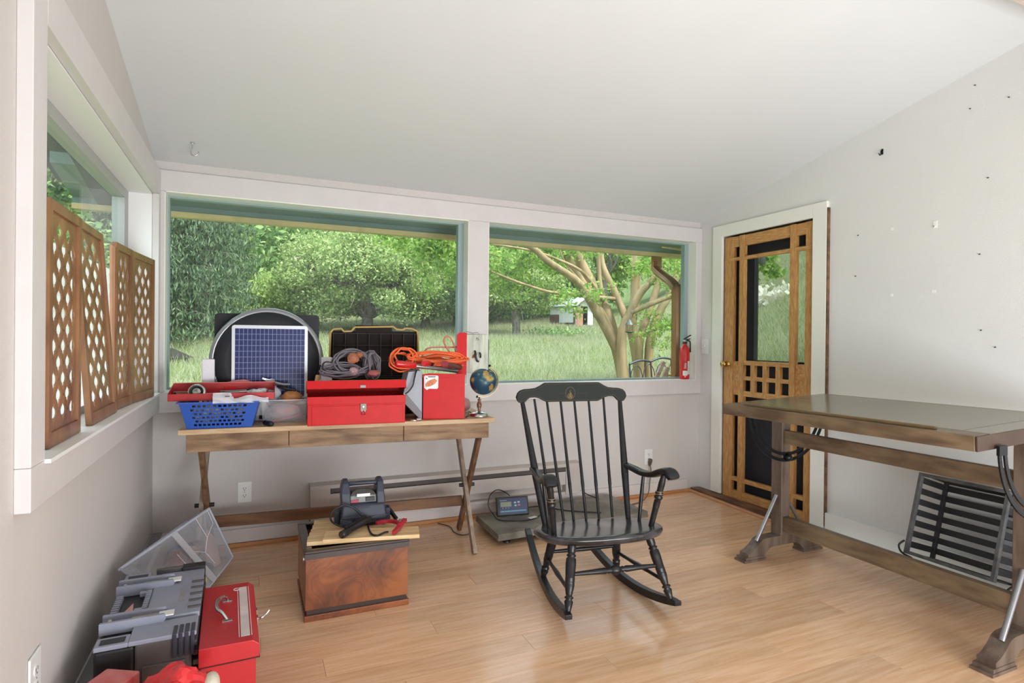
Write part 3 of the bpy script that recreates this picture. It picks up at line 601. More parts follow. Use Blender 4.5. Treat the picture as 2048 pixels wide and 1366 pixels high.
# seen through the door: twig, feeder, blossom, bush
tw = thing('leafy_branch', 'leafy green twig hanging in the top of the door glass', 'branch', (5.8, 5.5, 2.2)); m = MB()
q = np.random.default_rng(77); P = []
for a, b in (((-.5, -.1, .05), (.35, .0, .02)), ((-.1, 0, .02), (.25, -.1, .22)), ((-.3, 0, 0), (-.05, .1, -.1)), ((.05, 0, 0), (.4, .0, -.12))):
    m.tube([a, b], .005, 4); s_ = q.uniform(.3, 1, 110); P.append(np.array(a) + (np.array(b) - np.array(a)) * s_[:, None] + q.normal(size=(110, 3)) * .05)
m.tube([(-.5, -.1, .05), (-1.3, -.6, .3)], .01, 4).build('twig', M_crape, tw); leaves('foliage', np.concatenate(P), .09, L_crape, tw)
fd = thing('bird_feeder', 'small dark tube feeder hanging in the top of the door glass', 'feeder', (5.72, 5.3, 2.22)); MB().lathe([(.035, -.07), (.042, .05), (.02, .08), (.0, .09)], n=12).build('tube', mat('feeder_dark', (58, 66, 56), .6), fd); MB().tube([(0, 0, .08), (0, 0, .3)], .003, 4).build('hook', M_dark if 'M_dark' in globals() else M_black, fd)
P = np.random.default_rng(78).normal(size=(500, 3)) * np.array([.28, .3, .13]); bx, by = 10.2, 9.25
t = thing('blossoming_bush', 'small creamy white blossoming bush on the hillside, through the door glass', 'bush', (bx, by, float(gz(bx, by)) + .1)); leaves('blossom', P, .12, leafmat('blossom', (216, 212, 186), (236, 234, 214)), t, aspect=.9)
P = np.random.default_rng(79).normal(size=(1500, 3)) * np.array([.5, .3, .1]); bx, by = 8.9, 16.2
t = thing('meadow_bush', 'low dark green bush in the meadow before the shed', 'bush', (bx, by, float(gz(bx, by)) + .08)); leaves('foliage', P, .1, L_mid, t)
# ================================================================ FIXTURES ON THE WALLS
def outlet(name, label, o, u, v, w=.0735, h=.118, kind='outlet'):
    t = thing(name, label, kind, o); M = frame((0, 0, 0), u, v); t.matrix_world = Matrix.Translation(Vector(o)) @ M
    MB().box(-w / 2, w / 2, -h / 2, h / 2, 0, .006).build('cover_plate', M_white, t, bevel=.0025)
    if kind == 'outlet':
        for s in (1, -1):
            oc = [(.0165 * math.cos(a) , .0145 * math.sin(a) + s * .0195) for a in [2 * PI * j / 16 for j in range(16)]]
            sk = MB().prism(oc, (0, 0, .0065), (1, 0, 0), (0, 1, 0), .003).build('socket', M_white, t)
            MB().box(-.008, -.0055, s * .0195 - .001, s * .0195 + .007, .0078, .0084).box(.0055, .008, s * .0195 - .001, s * .0195 + .007, .0078, .0084).lathe([(.0028, 0), (.0028, .0006)], (0, s * .0195 - .007, .0078), (0, 0, 1), 8).build('slots', M_holes, sk)
        MB().lathe([(.0028, 0), (.002, .0015), (0, .0018)], (0, 0, .006), n=8).build('screw', M_chrome, t)
    else:
        MB().box(-.005, .005, -.012, .012, .006, .0075).build('toggle_frame', M_white, t); MB().box(-.0032, .0032, -.002, .008, .0075, .017).build('toggle', M_white, t)
        for s in (1, -1): MB().lathe([(.0028, 0), (.002, .0015), (0, .0018)], (0, s * .03, .006), n=8).build('screw', M_chrome, t)
    return t
outlet('wall_outlet', 'white double outlet on the back wall under the writing desk', (-.038, YB - .0005, .305), (1, 0, 0), (0, 0, 1))
op = outlet('wall_outlet', 'white double outlet at the right of the back wall with a grey plug in it', (2.799, YB - .0005, .30), (1, 0, 0), (0, 0, 1))
outlet('wall_outlet', 'white double outlet low on the left wall, cut by the bottom of the photo', (XL + .0005, 1.80, .345), (0, 1, 0), (0, 0, 1), .08, .125)
outlet('light_switch', 'white toggle light switch between the small window and the door', (XR - .0005, 3.607, 1.156), (0, -1, 0), (0, 0, 1), .08, .12, 'switch')
M_cordg = mat('grey_cord', (110, 104, 104), .6)
pg = thing('power_cord', 'grey power cord plugged into the right outlet, hanging to the floor', 'cord', (2.80, 3.655, .27))
MB().tube(smooth_path([(0, 0, -.03), (0.0, -.01, -.08), (-.02, -.02, -.16), (-.06, -.06, -.22), (-.14, -.10, -.262), (-.3, -.16, -.264)], 6), .0045, 8).build('cable', M_cordg, pg)
MB().lathe([(.006, -.04), (.012, -.025), (.016, .0), (.014, .016), (.004, .02)], (0, 0, 0), (0, -.2, 1), 12).build('plug', mat('plug_brown', (92, 76, 70), .5), pg)
# baseboard heater
M_ht = mat('heater_beige', (196, 186, 180), .45, var=.03, vs=10); M_htd = mat('heater_dark', (96, 88, 84), .7)
ht = thing('baseboard_heater', 'long beige electric baseboard heater along the back wall behind the desk', 'heater', (.315, YB, 0))
MB().box(0, 1.84, -.012, -.001, .10, .325).build('back_panel', M_ht, ht)
MB().prism([(-.012, .325), (-.065, .316), (-.068, .295), (-.062, .295), (-.058, .308), (-.012, .316)], (.92, 0, 0), (0, 1, 0), (0, 0, 1), 1.84).build('top_hood', M_ht, ht)
MB().box(.001, 1.72, -.066, -.058, .17, .262).build('front_panel', M_ht, ht, bevel=.003)
MB().box(0, 1.83, -.060, -.012, .10, .118).build('bottom_lip', M_ht, ht)
MB().box(0, .115, -.067, -.01, .10, .30).build('end_cap', M_ht, ht, bevel=.003); MB().box(1.722, 1.84, -.067, -.01, .10, .30).build('end_cap', M_ht, ht, bevel=.003)
MB().box(.12, 1.72, -.05, -.02, .265, .292).build('heating_fin', M_htd, ht)
# hooks, nails, pads
hk = tag(MB().tube(smooth_path([(0, 0, .01), (0, 0, -.025), (-.006, 0, -.045), (-.004, 0, -.06), (.012, 0, -.066), (.026, 0, -.055), (.028, 0, -.042)], 5), .0032, 8).lathe([(.012, -.004), (.012, .0)], n=12).build('ceiling_hook', M_chrome), 'small metal cup hook in the ceiling above the left end of the wide window', 'hook'); hk.location = (-.295, 3.44, cz(3.44))
hk = tag(MB().tube(smooth_path([(0, 0, .012), (-.012, 0, .008), (-.012, 0, -.012), (-.022, 0, -.018), (-.03, 0, -.008)], 4), .0028, 8).box(-.002, 0, -.006, .006, -.012, .02).build('wall_hook', M_darkmetal), 'small dark hook high on the right wall', 'hook'); hk.location = (XR - .001, 2.196, 2.29)
M_pad = mat('adhesive_pad', (240, 240, 236), .5)
for i, (y_, z_, s_, l) in enumerate(((2.133, 1.841, .015, 'upper left one of the four small white adhesive pads'), (2.134, 1.469, .015, 'lower left one of the four small white adhesive pads'), (1.910, 1.473, .018, 'lower right one of the four small white adhesive pads'))):
    p = tag(MB().box(-.002, 0, -s_ / 2, s_ / 2, -s_ / 2, s_ / 2).build('adhesive_pad', M_pad), l + ' on the right wall', 'pad', 'adhesive pads on the right wall'); p.location = (XR, y_, z_)
p = thing('adhesive_hook', 'white adhesive hook, upper right of the small pads on the right wall', 'hook', (XR, 1.907, 1.825)); MB().box(-.003, 0, -.010, .010, -.018, .022).build('plate', M_pad, p, bevel=.001); MB().tube([(-.003, 0, -.006), (-.012, 0, -.014), (-.012, 0, -.006)], .003, 6).build('hook_tip', M_pad, p)
nails = [(1.727, 2.492), (1.583, 2.378), (1.748, 2.382), (1.666, 2.015), (2.335, 1.839), (2.348, 1.597), (1.698, 1.644), (1.688, 1.267), (1.627, 1.184)]
NL = ['highest tiny screw hole mark in the upper right wall', 'tiny nail in the upper right wall nearest the right edge of the photo', 'tiny nail just below the highest mark in the right wall', 'tiny hook nail in the right wall, right of and above the adhesive hook', 'tiny nail in the right wall left of the upper left pad', 'tiny nail in the right wall left of the lower left pad', 'tiny nail in the right wall to the right between the pad rows', 'tiny nail in the right wall right of and below the lower pads', 'lowest tiny nail in the right wall above the drafting table']
for i, (y_, z_) in enumerate(nails[:9]):
    p = tag(MB().lathe([(.0025, 0), (.0025, -.01), (0, -.011)], (0, 0, 0), (1, 0, .25), 8).build('nail', M_darkmetal), NL[i], 'nail', 'nails in the right wall'); p.location = (XR + .001, y_, z_)
# fire extinguisher on the sill
M_red = mat('extinguisher_red', (200, 26, 30), .25, coat=.4)
ex = thing('fire_extinguisher', 'red fire extinguisher standing on the sill at the right of the small window', 'fire extinguisher', (3.152, 3.69, .893))
MB().lathe([(.034, 0), (.039, .004), (.0395, .02), (.0395, .225), (.036, .245), (.026, .262), (.016, .27), (.014, .285)], n=28).build('cylinder', M_red, ex)
MB().lathe([(.017, .283), (.017, .30), (.008, .303), (.008, .32)], n=14).build('valve', M_black, ex)
MB().beam((-.01, 0, .318), (.05, -.01, .352), .014, .006).beam((-.01, 0, .308), (.045, -.01, .322), .014, .006).build('lever', M_darkmetal, ex)
MB().lathe([(.012, 0), (.012, .008), (.0, .009)], (-.012, -.012, .305), (-.5, -.8, 0), 14).build('gauge', M_chrome, ex)
MB().tube(smooth_path([(.012, -.01, .31), (.034, -.02, .30), (.036, -.022, .26), (.034, -.028, .215)], 5), .006, 8).build('hose', M_black, ex)
M_lb = mat('extinguisher_label', (228, 226, 222), .5)
def arc_label(name, a0, a1, z0, z1, m, r=.0402):
    v = []; n = 12
    for i in range(n + 1):
        a = math.radians(a0 + (a1 - a0) * i / n); v += [(r * math.cos(a), r * math.sin(a), z0), (r * math.cos(a), r * math.sin(a), z1)]
    return MB().add(v, [(2 * i, 2 * i + 2, 2 * i + 3, 2 * i + 1) for i in range(n)]).build(name, m, ex)
arc_label('instruction_label', -95, -38, .04, .145, M_lb); arc_label('class_label', -150, -96, .03, .068, M_lb)
M_rl = mat('label_red', (186, 24, 30), .5); arc_label('red_label', -150, -96, .07, .145, M_rl)
for i in range(8): arc_label('print_line', -90, -44 - (i % 3) * 8, .05 + i * .011, .0515 + i * .011, mat('print_grey', (120, 120, 124), .6) if i == 0 else bpy.data.materials['print_grey'], .0405)
for i, w_ in enumerate(('FIRE',)):
    a = math.radians(-124); text(w_, .026, M_lb, ex, frame((.0412 * math.cos(a), .0412 * math.sin(a), .108), (0, 0, -1), (-math.sin(a), math.cos(a), 0)) @ Matrix.Rotation(0, 4, 'Z'), 'lettering', .0003)
st_ = tag(MB().tube([(3.19, 3.66, 1.185), (3.288, 3.612, 1.14)], .0012, 5).build('string', M_pad), 'thin white string from the window corner to the light switch', 'string')

# ================================================================ LATTICE SCREENS IN THE LEFT WINDOW
M_lat = mat('lattice_wood', (158, 112, 76), .45, c2=(122, 80, 52), vs=6, stretch=(2, 2, .8), coat=.2)
def lattice(label, a, b, z0, z1, top_off=(0, 0), ncol=3, nrow=6.5, strip=False):
    """panel from bottom point a to b (x, y), z0..z1; top shifted by top_off"""
    A = Vector((a[0], a[1], z0)); B = Vector((b[0], b[1], z0)); U = (B - A); w = U.length; U.normalize()
    V = Vector((top_off[0], top_off[1], z1 - z0)); h = V.length; V.normalize(); V = (V - U * V.dot(U)).normalized()
    t = thing('lattice_screen', label, 'screen', tuple(A), 0, 'pierced wooden lattice screens in the left window')
    N = U.cross(V); fw = .026; ft = .018
    def bar(u0, u1, v0, v1, th, nm, off=0):
        o = MB().prism([(u0, v0), (u1, v0), (u1, v1), (u0, v1)], N * off, U, V, th).build(nm, M_lat, t, bevel=.0012); return o
    bar(0, fw, 0, h, ft, 'stile'); bar(w - fw, w, 0, h, ft, 'stile'); bar(fw, w - fw, h - fw * 1.1, h, ft * .96, 'rail'); bar(fw, w - fw, 0, fw * 1.5, ft * .96, 'rail')
    iw = w - 2 * fw; ih = h - fw * 2.6; W_ = iw / ncol; H_ = ih / nrow; m = MB(); hx = [(0, .84), (.16, .60), (.28, .46), (.36, .40), (.58, .28), (.68, .10), (.68, -.06), (.56, -.22), (.34, -.30), (.30, -.44), (.15, -.62)]
    hole = [(x, y) for x, y in hx] + [(0, -.84)] + [(-x, y) for x, y in hx[:0:-1]]
    n = len(hole); th = .0035
    def P3(u, v, s): return U * u + V * v + N * s
    ends = []
    for r_ in range(int(nrow * 2) + 1):
        for c_ in range(ncol + 1):
            cu = fw + (c_ + (.5 if r_ % 2 else 0)) * W_; cv = fw * 1.5 + r_ * H_ / 2
            if cu > w - fw + .001 or cv > h - fw: continue
            full = fw + W_ * .3 < cu < w - fw - W_ * .3 and fw * 1.5 + H_ * .4 < cv < h - fw * 1.1 - H_ * .35
            out = [(0, 1), (1, 0), (0, -1), (-1, 0)]
            def cl(u, v): return (min(max(u, fw * .6), w - fw * .6), min(max(v, fw), h - fw * .7))
            if not full:
                q_ = [cl(cu + x * W_ / 2, cv + y * H_ / 2) for x, y in out]; m.prism(q_, (0, 0, 0), U, V, th); continue
            # outer boundary sampled at the same angles as the hole
            ring = []
            for x, y in hole:
                k = abs(x) / 1.0 + abs(y) / 1.0; ring.append((x / k, y / k))
            v = []
            for s in (th / 2, -th / 2):
                v += [P3(cu + x * W_ / 2, cv + y * H_ / 2, s) for x, y in ring] + [P3(cu + x * W_ / 2 * .80, cv + y * H_ / 2 * .86, s) for x, y in hole]
            f = []
            for i in range(n):
                j = (i + 1) % n; f += [(i, j, n + j, n + i), (2 * n + j, 2 * n + i, 3 * n + i, 3 * n + j), (n + i, n + j, 3 * n + j, 3 * n + i)]
            m.add(v, f)
    m.build('pierced_panel', M_lat, t)
    if strip: MB().prism([(-.03, 0), (-.004, 0), (-.004, h - .02), (-.05, h - .02)], (0, 0, 0), U, V, .008).build('pale_side_lath', mat('pale_lath', (206, 160, 130), .6, var=.1), t)
    return t
lattice('lattice screen nearest the camera, leftmost of the four in the left window', (-.500, 1.90), (-.500, 2.212), .897, 1.562)
lattice('second lattice screen from the left, leaning askew against its neighbour', (-.498, 2.345), (-.498, 2.735), .897, 1.59, (-.05, -.06))
lattice('third lattice screen from the left, folded back at an angle, narrowest in view', (-.512, 2.79), (-.496, 3.035), .897, 1.575, (0, 0), strip=True)
lattice('rightmost lattice screen, turned towards the room at the window corner', (-.497, 3.045), (-.458, 3.375), .897, 1.575)
# ================================================================ FURNITURE
# ---- writing desk with crossed legs
M_dtop = mat('desk_top_wood', (206, 178, 142), .5, c2=(184, 150, 112), vs=5, stretch=(1, 8, 8), bump=.1)
M_dwood = mat('desk_weathered_wood', (164, 132, 100), .6, c2=(112, 86, 62), vs=4, stretch=(1.2, 9, 6), det=7, bump=.2)
M_dleg = mat('desk_leg_wood', (138, 102, 74), .55, c2=(94, 66, 46), vs=5, stretch=(6, 6, 1), bump=.2)
M_dlegp = mat('desk_leg_pale', (176, 158, 142), .6, c2=(140, 120, 104), vs=5, stretch=(6, 6, 1), bump=.2)
DZ = .763
dk = thing('writing_desk', 'long narrow wooden writing desk with three drawers and crossed legs, under the wide window', 'desk', (-.315, 3.08, 0), math.radians(-4.1))
MB().box(0, 1.544, 0, .555, DZ - .024, DZ).build('desk_top', M_dtop, dk, bevel=.002)
MB().box(.035, 1.51, .05, .53, .66, DZ - .025).build('apron', M_dwood, dk, bevel=.002)
for a, b in ((.03, .478), (.481, 1.043), (1.046, 1.515)): MB().box(a, b, .028, .049, .652, DZ - .0255).build('drawer', M_dwood, dk, bevel=.002)
for lx in (.075, 1.462):
    MB().beam((lx - .012, .485, .658), (lx - .012, .06, 0.0), .022, .046, (0, -1, 0)).build('leg', M_dlegp, dk, bevel=.002)
    MB().beam((lx + .012, .075, .658), (lx + .012, .50, 0.0), .022, .046, (0, -1, 0)).build('leg', M_dleg, dk, bevel=.002)
    MB().tube([(lx - .045, .28, .335), (lx + .045, .28, .335)], .011, 10).build('bolt', M_black, dk)
MB().box(.08, 1.46, .372, .392, .185, .245).build('stretcher', mat('desk_stretcher', (128, 88, 56), .55, c2=(96, 62, 38), vs=4, stretch=(1, 9, 6)), dk, bevel=.002)
# ---- drafting table
M_tt = mat('table_top_wood', (128, 118, 98), .26, c2=(104, 94, 76), vs=3.2, stretch=(7, 1, 7), coat=.3, det=7)
M_tw = mat('table_wood', (128, 108, 84), .42, c2=(92, 74, 56), vs=4, stretch=(5, 1.2, 5), det=7, bump=.1)
M_twv = mat('table_wood_post', (112, 96, 84), .45, c2=(86, 70, 60), vs=4, stretch=(6, 6, 1), det=7, bump=.1)
M_steel = mat('brushed_steel', (150, 150, 154), .35, metal=.9)
dt = thing('drafting_table', 'long brown wooden drafting table on two trestle feet before the right wall', 'table', (2.73, 1.81, 0))
TX0, TX1, TY0, TY1 = -.40, .39, -.60, .61; tilt = math.radians(-2.3)
Mt = Matrix.Translation((0, 0, .857)) @ Matrix.Rotation(tilt, 4, 'Y') @ Matrix.Rotation(math.radians(-.6), 4, 'X')
MB().box(TX0 + .09, TX1 - .02, TY0 + .092, TY1 - .092, -.012, .026, M=Mt).build('drawing_board', M_tt, dt, bevel=.0015)
MB().box(TX0, TX0 + .088, TY0 + .002, TY1 - .002, -.03, .0255, M=Mt).build('front_edge_board', M_tw, dt, bevel=.002)
MB().box(TX1 - .018, TX1, TY0 + .002, TY1 - .002, -.03, .0255, M=Mt).build('rear_edge_board', M_tw, dt, bevel=.002)
MB().box(TX0 + .09, TX1 - .02, TY0, TY0 + .09, -.03, .0255, M=Mt).build('end_board', M_tt, dt, bevel=.002); MB().box(TX0 + .001, TX1 - .001, TY0 - .006, TY0 - .0005, -.03, .0235, M=Mt).build('end_strip', mat('shaded_end_wood', (66, 48, 38), .5, var=.15, vs=6), dt)  # near end face: shade put into the strip's colour, against the front fill
MB().box(TX0 + .09, TX1 - .02, TY1 - .09, TY1, -.03, .0255, M=Mt).build('end_board', M_tt, dt, bevel=.002)
MB().box(TX0 + .03, TX0 + .045, TY0 + .15, TY1 - .12, .0258, .038, M=Mt).build('pencil_ledge', mat('ledge_wood', (124, 104, 72), .45, var=.15), dt, bevel=.002)
for sy, nm in ((.575, 0), (-.575, 1)):
    foot = [(-.30, 0), (-.30, .022), (-.272, .026), (-.268, .045), (-.235, .052), (-.20, .068), (-.175, .094), (-.15, .108), (-.10, .114), (.10, .114), (.15, .108), (.175, .094), (.20, .068), (.235, .052), (.268, .045), (.272, .026), (.30, .022), (.30, 0), (.15, 0), (.145, .012), (.12, .036), (.07, .052), (-.07, .052), (-.12, .036), (-.145, .012), (-.15, 0)]
    foot = [(x, z) for x, z in foot]
    # concave outline: build from two end blocks and an arched bridge
    ft = MB()
    up = [(-.268, .026), (-.268, .045), (-.235, .056), (-.20, .080), (-.178, .104), (-.15, .114), (-.10, .116), (.10, .116), (.15, .114), (.178, .104), (.20, .080), (.235, .056), (.268, .045), (.268, .026)]
    def zt_(x):
        for (a, za), (b, zb_) in zip(up[:-1], up[1:]):
            if a <= x <= b and b > a: return za + (zb_ - za) * (x - a) / (b - a)
        return .026
    def zb_f(x):
        return .0255 if abs(x) > .148 else .0255 + .038 * math.sin(min(1, (.148 - abs(x)) / .06) * PI / 2)
    xs_ = [-.268 + .536 * i / 44 for i in range(45)]
    for a, b in zip(xs_[:-1], xs_[1:]): ft.prism([(a, zb_f(a)), (b, zb_f(b)), (b, zt_(b)), (a, zt_(a))], (0, sy, 0), (1, 0, 0), (0, 0, 1), .062)
    ft.box(-.30, -.145, sy - .038, sy + .038, .0, .012).box(-.288, -.150, sy - .034, sy + .034, .012, .026)
    ft.box(.145, .30, sy - .038, sy + .038, .0, .012).box(.150, .288, sy - .034, sy + .034, .012, .026)
    ft.build('foot', M_twv, dt)
    MB().box(-.032, .032, sy - .036, sy + .036, .114, .835).build('post', M_twv, dt, bevel=.003)
    MB().tube([(-.19, sy - .01, .10), (-.03, sy - .0, .335)], .0105, 10).build('brace_rod', M_steel, dt); MB().tube([(.19, sy - .01, .10), (.03, sy, .335)], .0105, 10).build('brace_rod', M_steel, dt)
    # slotted steel arc under the top, on the side towards the camera
    ya = sy - .045; R0 = .292
    for rr, nm2 in ((R0, 'arc_band'), (R0 - .034, 'arc_band')):
        ps = [(-.0 + rr * math.cos(a), ya, .832 + (rr) * math.sin(a) * 1.0) for a in [PI + PI * i / 36 for i in range(37)]]
        m = MB()
        for a, b in zip(ps[:-1], ps[1:]): m.beam(a, b, .006, .017, (0, 1, 0) if False else Vector((b[0] - a[0], 0, b[2] - a[2])).cross(Vector((0, 1, 0))))
        m.build(nm2, M_darkmetal, dt)
    MB().box(-.30, -.25, ya - .005, ya + .005, .80, .835).build('arc_bracket', M_darkmetal, dt); MB().box(.25, .30, ya - .005, ya + .005, .80, .835).build('arc_bracket', M_darkmetal, dt)
    MB().lathe([(.0, -.03), (.012, -.028), (.02, -.02), (.022, -.008), (.014, 0), (.014, .03)], (-.005, ya, .557), (0, 1, 0), 10).build('arc_knob', M_darkmetal, dt)
MB().box(-.020, .014, -.538, .538, .63, .705).build('upper_stretcher', M_tw, dt, bevel=.002)
MB().box(-.020, .020, -.538, .538, .14, .222).build('lower_stretcher', M_tw, dt, bevel=.002)
# ---- slatted crates
M_cr = mat('crate_rim', (98, 98, 98), .55, c2=(66, 66, 68), vs=6, stretch=(3, 3, 3)); M_cs = mat('crate_slat', (44, 43, 45), .6, var=.2, vs=6)
def crate(label, P0, Wy, Hh, Dp, lean):
    """open side towards -x; P0 = lower far rim corner; local u = -y, v = up (leaning), w = depth to the wall"""
    t = thing('slatted_crate', label, 'crate', P0); l = math.radians(lean)
    U = Vector((0, -1, 0)); V = Vector((math.sin(l), 0, math.cos(l))); N = Vector((math.cos(l), 0, -math.sin(l)))
    def bb(u0, u1, v0, v1, w0, w1, nm, m, bev=.0015):
        vs = [U * u + V * v + N * w for u in (u0, u1) for v in (v0, v1) for w in (w0, w1)]
        return MB().add(vs, [(0, 1, 3, 2), (4, 6, 7, 5), (0, 4, 5, 1), (2, 3, 7, 6), (0, 2, 6, 4), (1, 5, 7, 3)]).build(nm, m, t, bevel=bev)
    r = .016
    bb(0, r, 0, Hh, 0, .022, 'rim_bar', M_cr); bb(Wy - r, Wy, 0, Hh, 0, .022, 'rim_bar', M_cr); bb(r, Wy - r, Hh - r, Hh, 0, .022, 'rim_bar', M_cr); bb(r, Wy - r, 0, r, 0, .022, 'rim_bar', M_cr)
    bb(r, Wy - r, Hh - .012, Hh - .004, .022, Dp, 'top_side', M_cs); bb(r, Wy - r, .004, .012, .022, Dp, 'bottom_side', M_cs)
    for u in (.002, Wy - .018): bb(u, u + .016, .0, Hh, Dp - .022, Dp, 'corner_batten', M_cs)
    n = 7; p = (Hh - .03) / n
    for i in range(n):
        v0 = .022 + p * i + .012
        bb(.002, .010, v0, v0 + p * .56, .022, Dp - .022, 'slat', M_cs); bb(Wy - .010, Wy - .002, v0, v0 + p * .56, .022, Dp - .022, 'slat', M_cs)
        bb(.018, Wy - .018, v0, v0 + p * .56, Dp - .008, Dp, 'slat', M_cs)
    MB().tube(smooth_path([U * -.004 + V * .06, U * -.02 + V * .03 + N * -.01, U * .0 + V * .0 + N * -.012, U * .05 + V * -.012 + N * -.01], 4), .005, 6).build('rope_handle', M_black, t)
    return t
crate('dark slatted wooden crate with grey rim leaning on the right wall under the drafting table', (2.94, 1.835, .165), .385, .405, .235, 17)
crate('second dark slatted crate, half hidden behind the leaning one at the right edge', (3.06, 1.438, .07), .385, .40, .17, 14)
# ---- rocking chair (chair frame: +y is backwards)
M_ch = mat('chair_black_paint', (30, 30, 35), .38, coat=.15, spec=.35, c2=(22, 22, 26), vs=20)
M_chw = mat('chair_worn_paint', (34, 32, 34), .4, coat=.15, spec=.35, c2=(24, 23, 26), vs=14)
M_seat = mat('chair_seat_worn', (70, 68, 74), .25, coat=.5, c2=(26, 26, 30), vs=7, stretch=(1, 3, 1), det=8)
M_gold = mat('chair_gold_line', (164, 138, 88), .45); M_goldd = mat('chair_gold_faded', (98, 88, 62), .5); M_crest = mat('chair_crest', (34, 38, 36), .55, spec=.2)
rc = thing('rocking_chair', 'black spindle-back rocking chair with scrolled arms in the middle of the floor', 'rocking chair', (1.483, 2.392, 0), -.148)
Rr = 1.148; k_ = -.111; x0_ = .209
for s in (-1, 1):
    m = MB(); n = 26; ys_ = [-.375 + (.53 + .375) * i / n for i in range(n + 1)]
    v = []; 
    for i, y_ in enumerate(ys_):
        zb_ = y_ * y_ / (2 * Rr); h = .036 if .06 < i / n < .94 else (.020 if i in (0, n) else .030); xc = s * (x0_ + k_ * y_); w_ = .016
        v += [(xc - w_, y_, zb_), (xc + w_, y_, zb_), (xc + w_, y_, zb_ + h), (xc - w_, y_, zb_ + h)]
    f = [(0, 1, 2, 3), (4 * n + 3, 4 * n + 2, 4 * n + 1, 4 * n)]
    for i in range(n):
        a = 4 * i; f += [(a, a + 4, a + 5, a + 1), (a + 1, a + 5, a + 6, a + 2), (a + 2, a + 6, a + 7, a + 3), (a + 3, a + 7, a + 4, a)]
    m.add(v, f); m.build('rocker', M_ch, rc, bevel=.003)
def turned(a, b, prof, nm, m=None):
    a = Vector(a); b = Vector(b); L_ = (b - a).length
    return MB().lathe([(r, t * L_) for t, r in prof], a, b - a, 16).build(nm, m or M_chw, rc)
legp = [(0, .010), (.06, .013), (.16, .019), (.19, .012), (.205, .019), (.225, .019), (.24, .012), (.27, .015), (.40, .021), (.44, .0195), (.447, .0215), (.46, .0195), (.467, .0215), (.48, .0195), (.487, .0215), (.50, .020), (.70, .0225), (.78, .021), (.80, .014), (.815, .020), (.835, .020), (.85, .014), (.88, .018), (1, .019)]
for s in (-1, 1):
    turned((s * .239, -.335, .070), (s * .185, -.235, .318), legp, 'leg', M_chw)
    turned((s * .197, .118, .030), (s * .158, .045, .292), legp, 'leg', M_ch)
    turned((s * .222, -.30, .145), (s * .183, .095, .135), [(0, .008), (.3, .0085), (.5, .012), (.7, .0085), (1, .008)], 'side_stretcher', M_ch)
turned((-.205, -.28, .205), (.205, -.28, .205), [(0, .008), (.25, .011), (.38, .014), (.40, .010), (.42, .014), (.435, .010), (.45, .014), (.465, .018), (.50, .022), (.535, .018), (.55, .014), (.565, .010), (.58, .014), (.60, .010), (.62, .014), (.75, .011), (1, .008)], 'front_stretcher')
turned((-.175, .08, .17), (.175, .08, .17), [(0, .008), (.5, .012), (1, .008)], 'rear_stretcher')
# seat: saddle-shaped slab
def seat_r(a):  # outline radius as function of angle (0 = +x)
    c, s = math.cos(a), math.sin(a); hw = .300; hf = .215 if s < 0 else .165; n_ = 2.7 if s < 0 else 2.4
    return 1 / ((abs(c) / hw) ** n_ + (abs(s) / hf) ** n_) ** (1 / n_)
m = MB(); NA, NR = 56, 9; v = []; yc_ = -.075
def seat_z(x, y):
    base_ = .352 - (y + .29) * .085
    d = math.exp(-((abs(x) - .11) / .085) ** 2 - ((y - .0) / .11) ** 2) * .011
    return base_ - d - (.006 if False else 0)
for j in range(NR + 1):
    for i in range(NA):
        a = 2 * PI * i / NA; r_ = seat_r(a) * (j / NR) ** .8; x = r_ * math.cos(a); y_ = yc_ + r_ * math.sin(a); v.append((x, y_, seat_z(x, y_) - (.005 if j == NR else 0)))
f = []
for j in range(NR):
    for i in range(NA): i2 = (i + 1) % NA; f.append((j * NA + i, (j + 1) * NA + i, (j + 1) * NA + i2, j * NA + i2))
nb = len(v)
for (k, dz) in ((1.008, .014), (.985, .030), (.93, .038)):
    for i in range(NA):
        a = 2 * PI * i / NA; r_ = seat_r(a) * k; x = r_ * math.cos(a); y_ = yc_ + r_ * math.sin(a); v.append((x, y_, seat_z(x, y_) - dz))
rows = [NR * NA, nb, nb + NA, nb + 2 * NA]
for a, b in zip(rows[:-1], rows[1:]):
    for i in range(NA): i2 = (i + 1) % NA; f.append((a + i, b + i, b + i2, a + i2))
f.append(tuple(nb + 2 * NA + i for i in range(NA))[::-1])
m.add(v, f, 0, True); m.build('seat', M_seat, rc)
# back posts, spindles, crest, arms
for s in (-1, 1):
    turned((s * .217, .034, .318), (s * .271, .252, .885), [(0, .0125), (.3, .017), (.37, .0185), (.42, .018), (.8, .0135), (1, .011)], 'back_post', M_ch)
    MB().tube([(s * (.217 + .054 * t) - .0005, .034 + .218 * t - .0185, .318 + .567 * t) for t in (.36, .365)], .002, 6).build('gold_mark', M_goldd, rc)
tops = [(-.205, .889), (-.138, .882), (-.063, .882), (.013, .882), (.094, .882), (.178, .895)]; bots = [-.165, -.108, -.056, .010, .078, .150]
for (tx, tz), bx_ in zip(tops, bots): turned((bx_, .072, .316), (tx, .256, tz + .004), [(0, .0065), (.25, .0075), (.27, .0085), (.30, .0085), (.32, .0078), (1, .006)], 'spindle', M_ch)
cr_ = [(-.150, .976), (.150, .976), (.175, .962), (.200, .950), (.235, .946), (.262, .945), (.285, .938), (.302, .922), (.305, .902), (.298, .884), (.280, .874), (.262, .877), (.250, .888), (.240, .900), (.222, .903), (.205, .902), (.180, .897), (.160, .886), (.145, .879)]
cr_ = cr_ + [(-x, z) for x, z in cr_[:1:-1]]; cr_ = [p for p in cr_]
crest = MB(); CY = lambda x: .258 + .0 - .10 * x * x
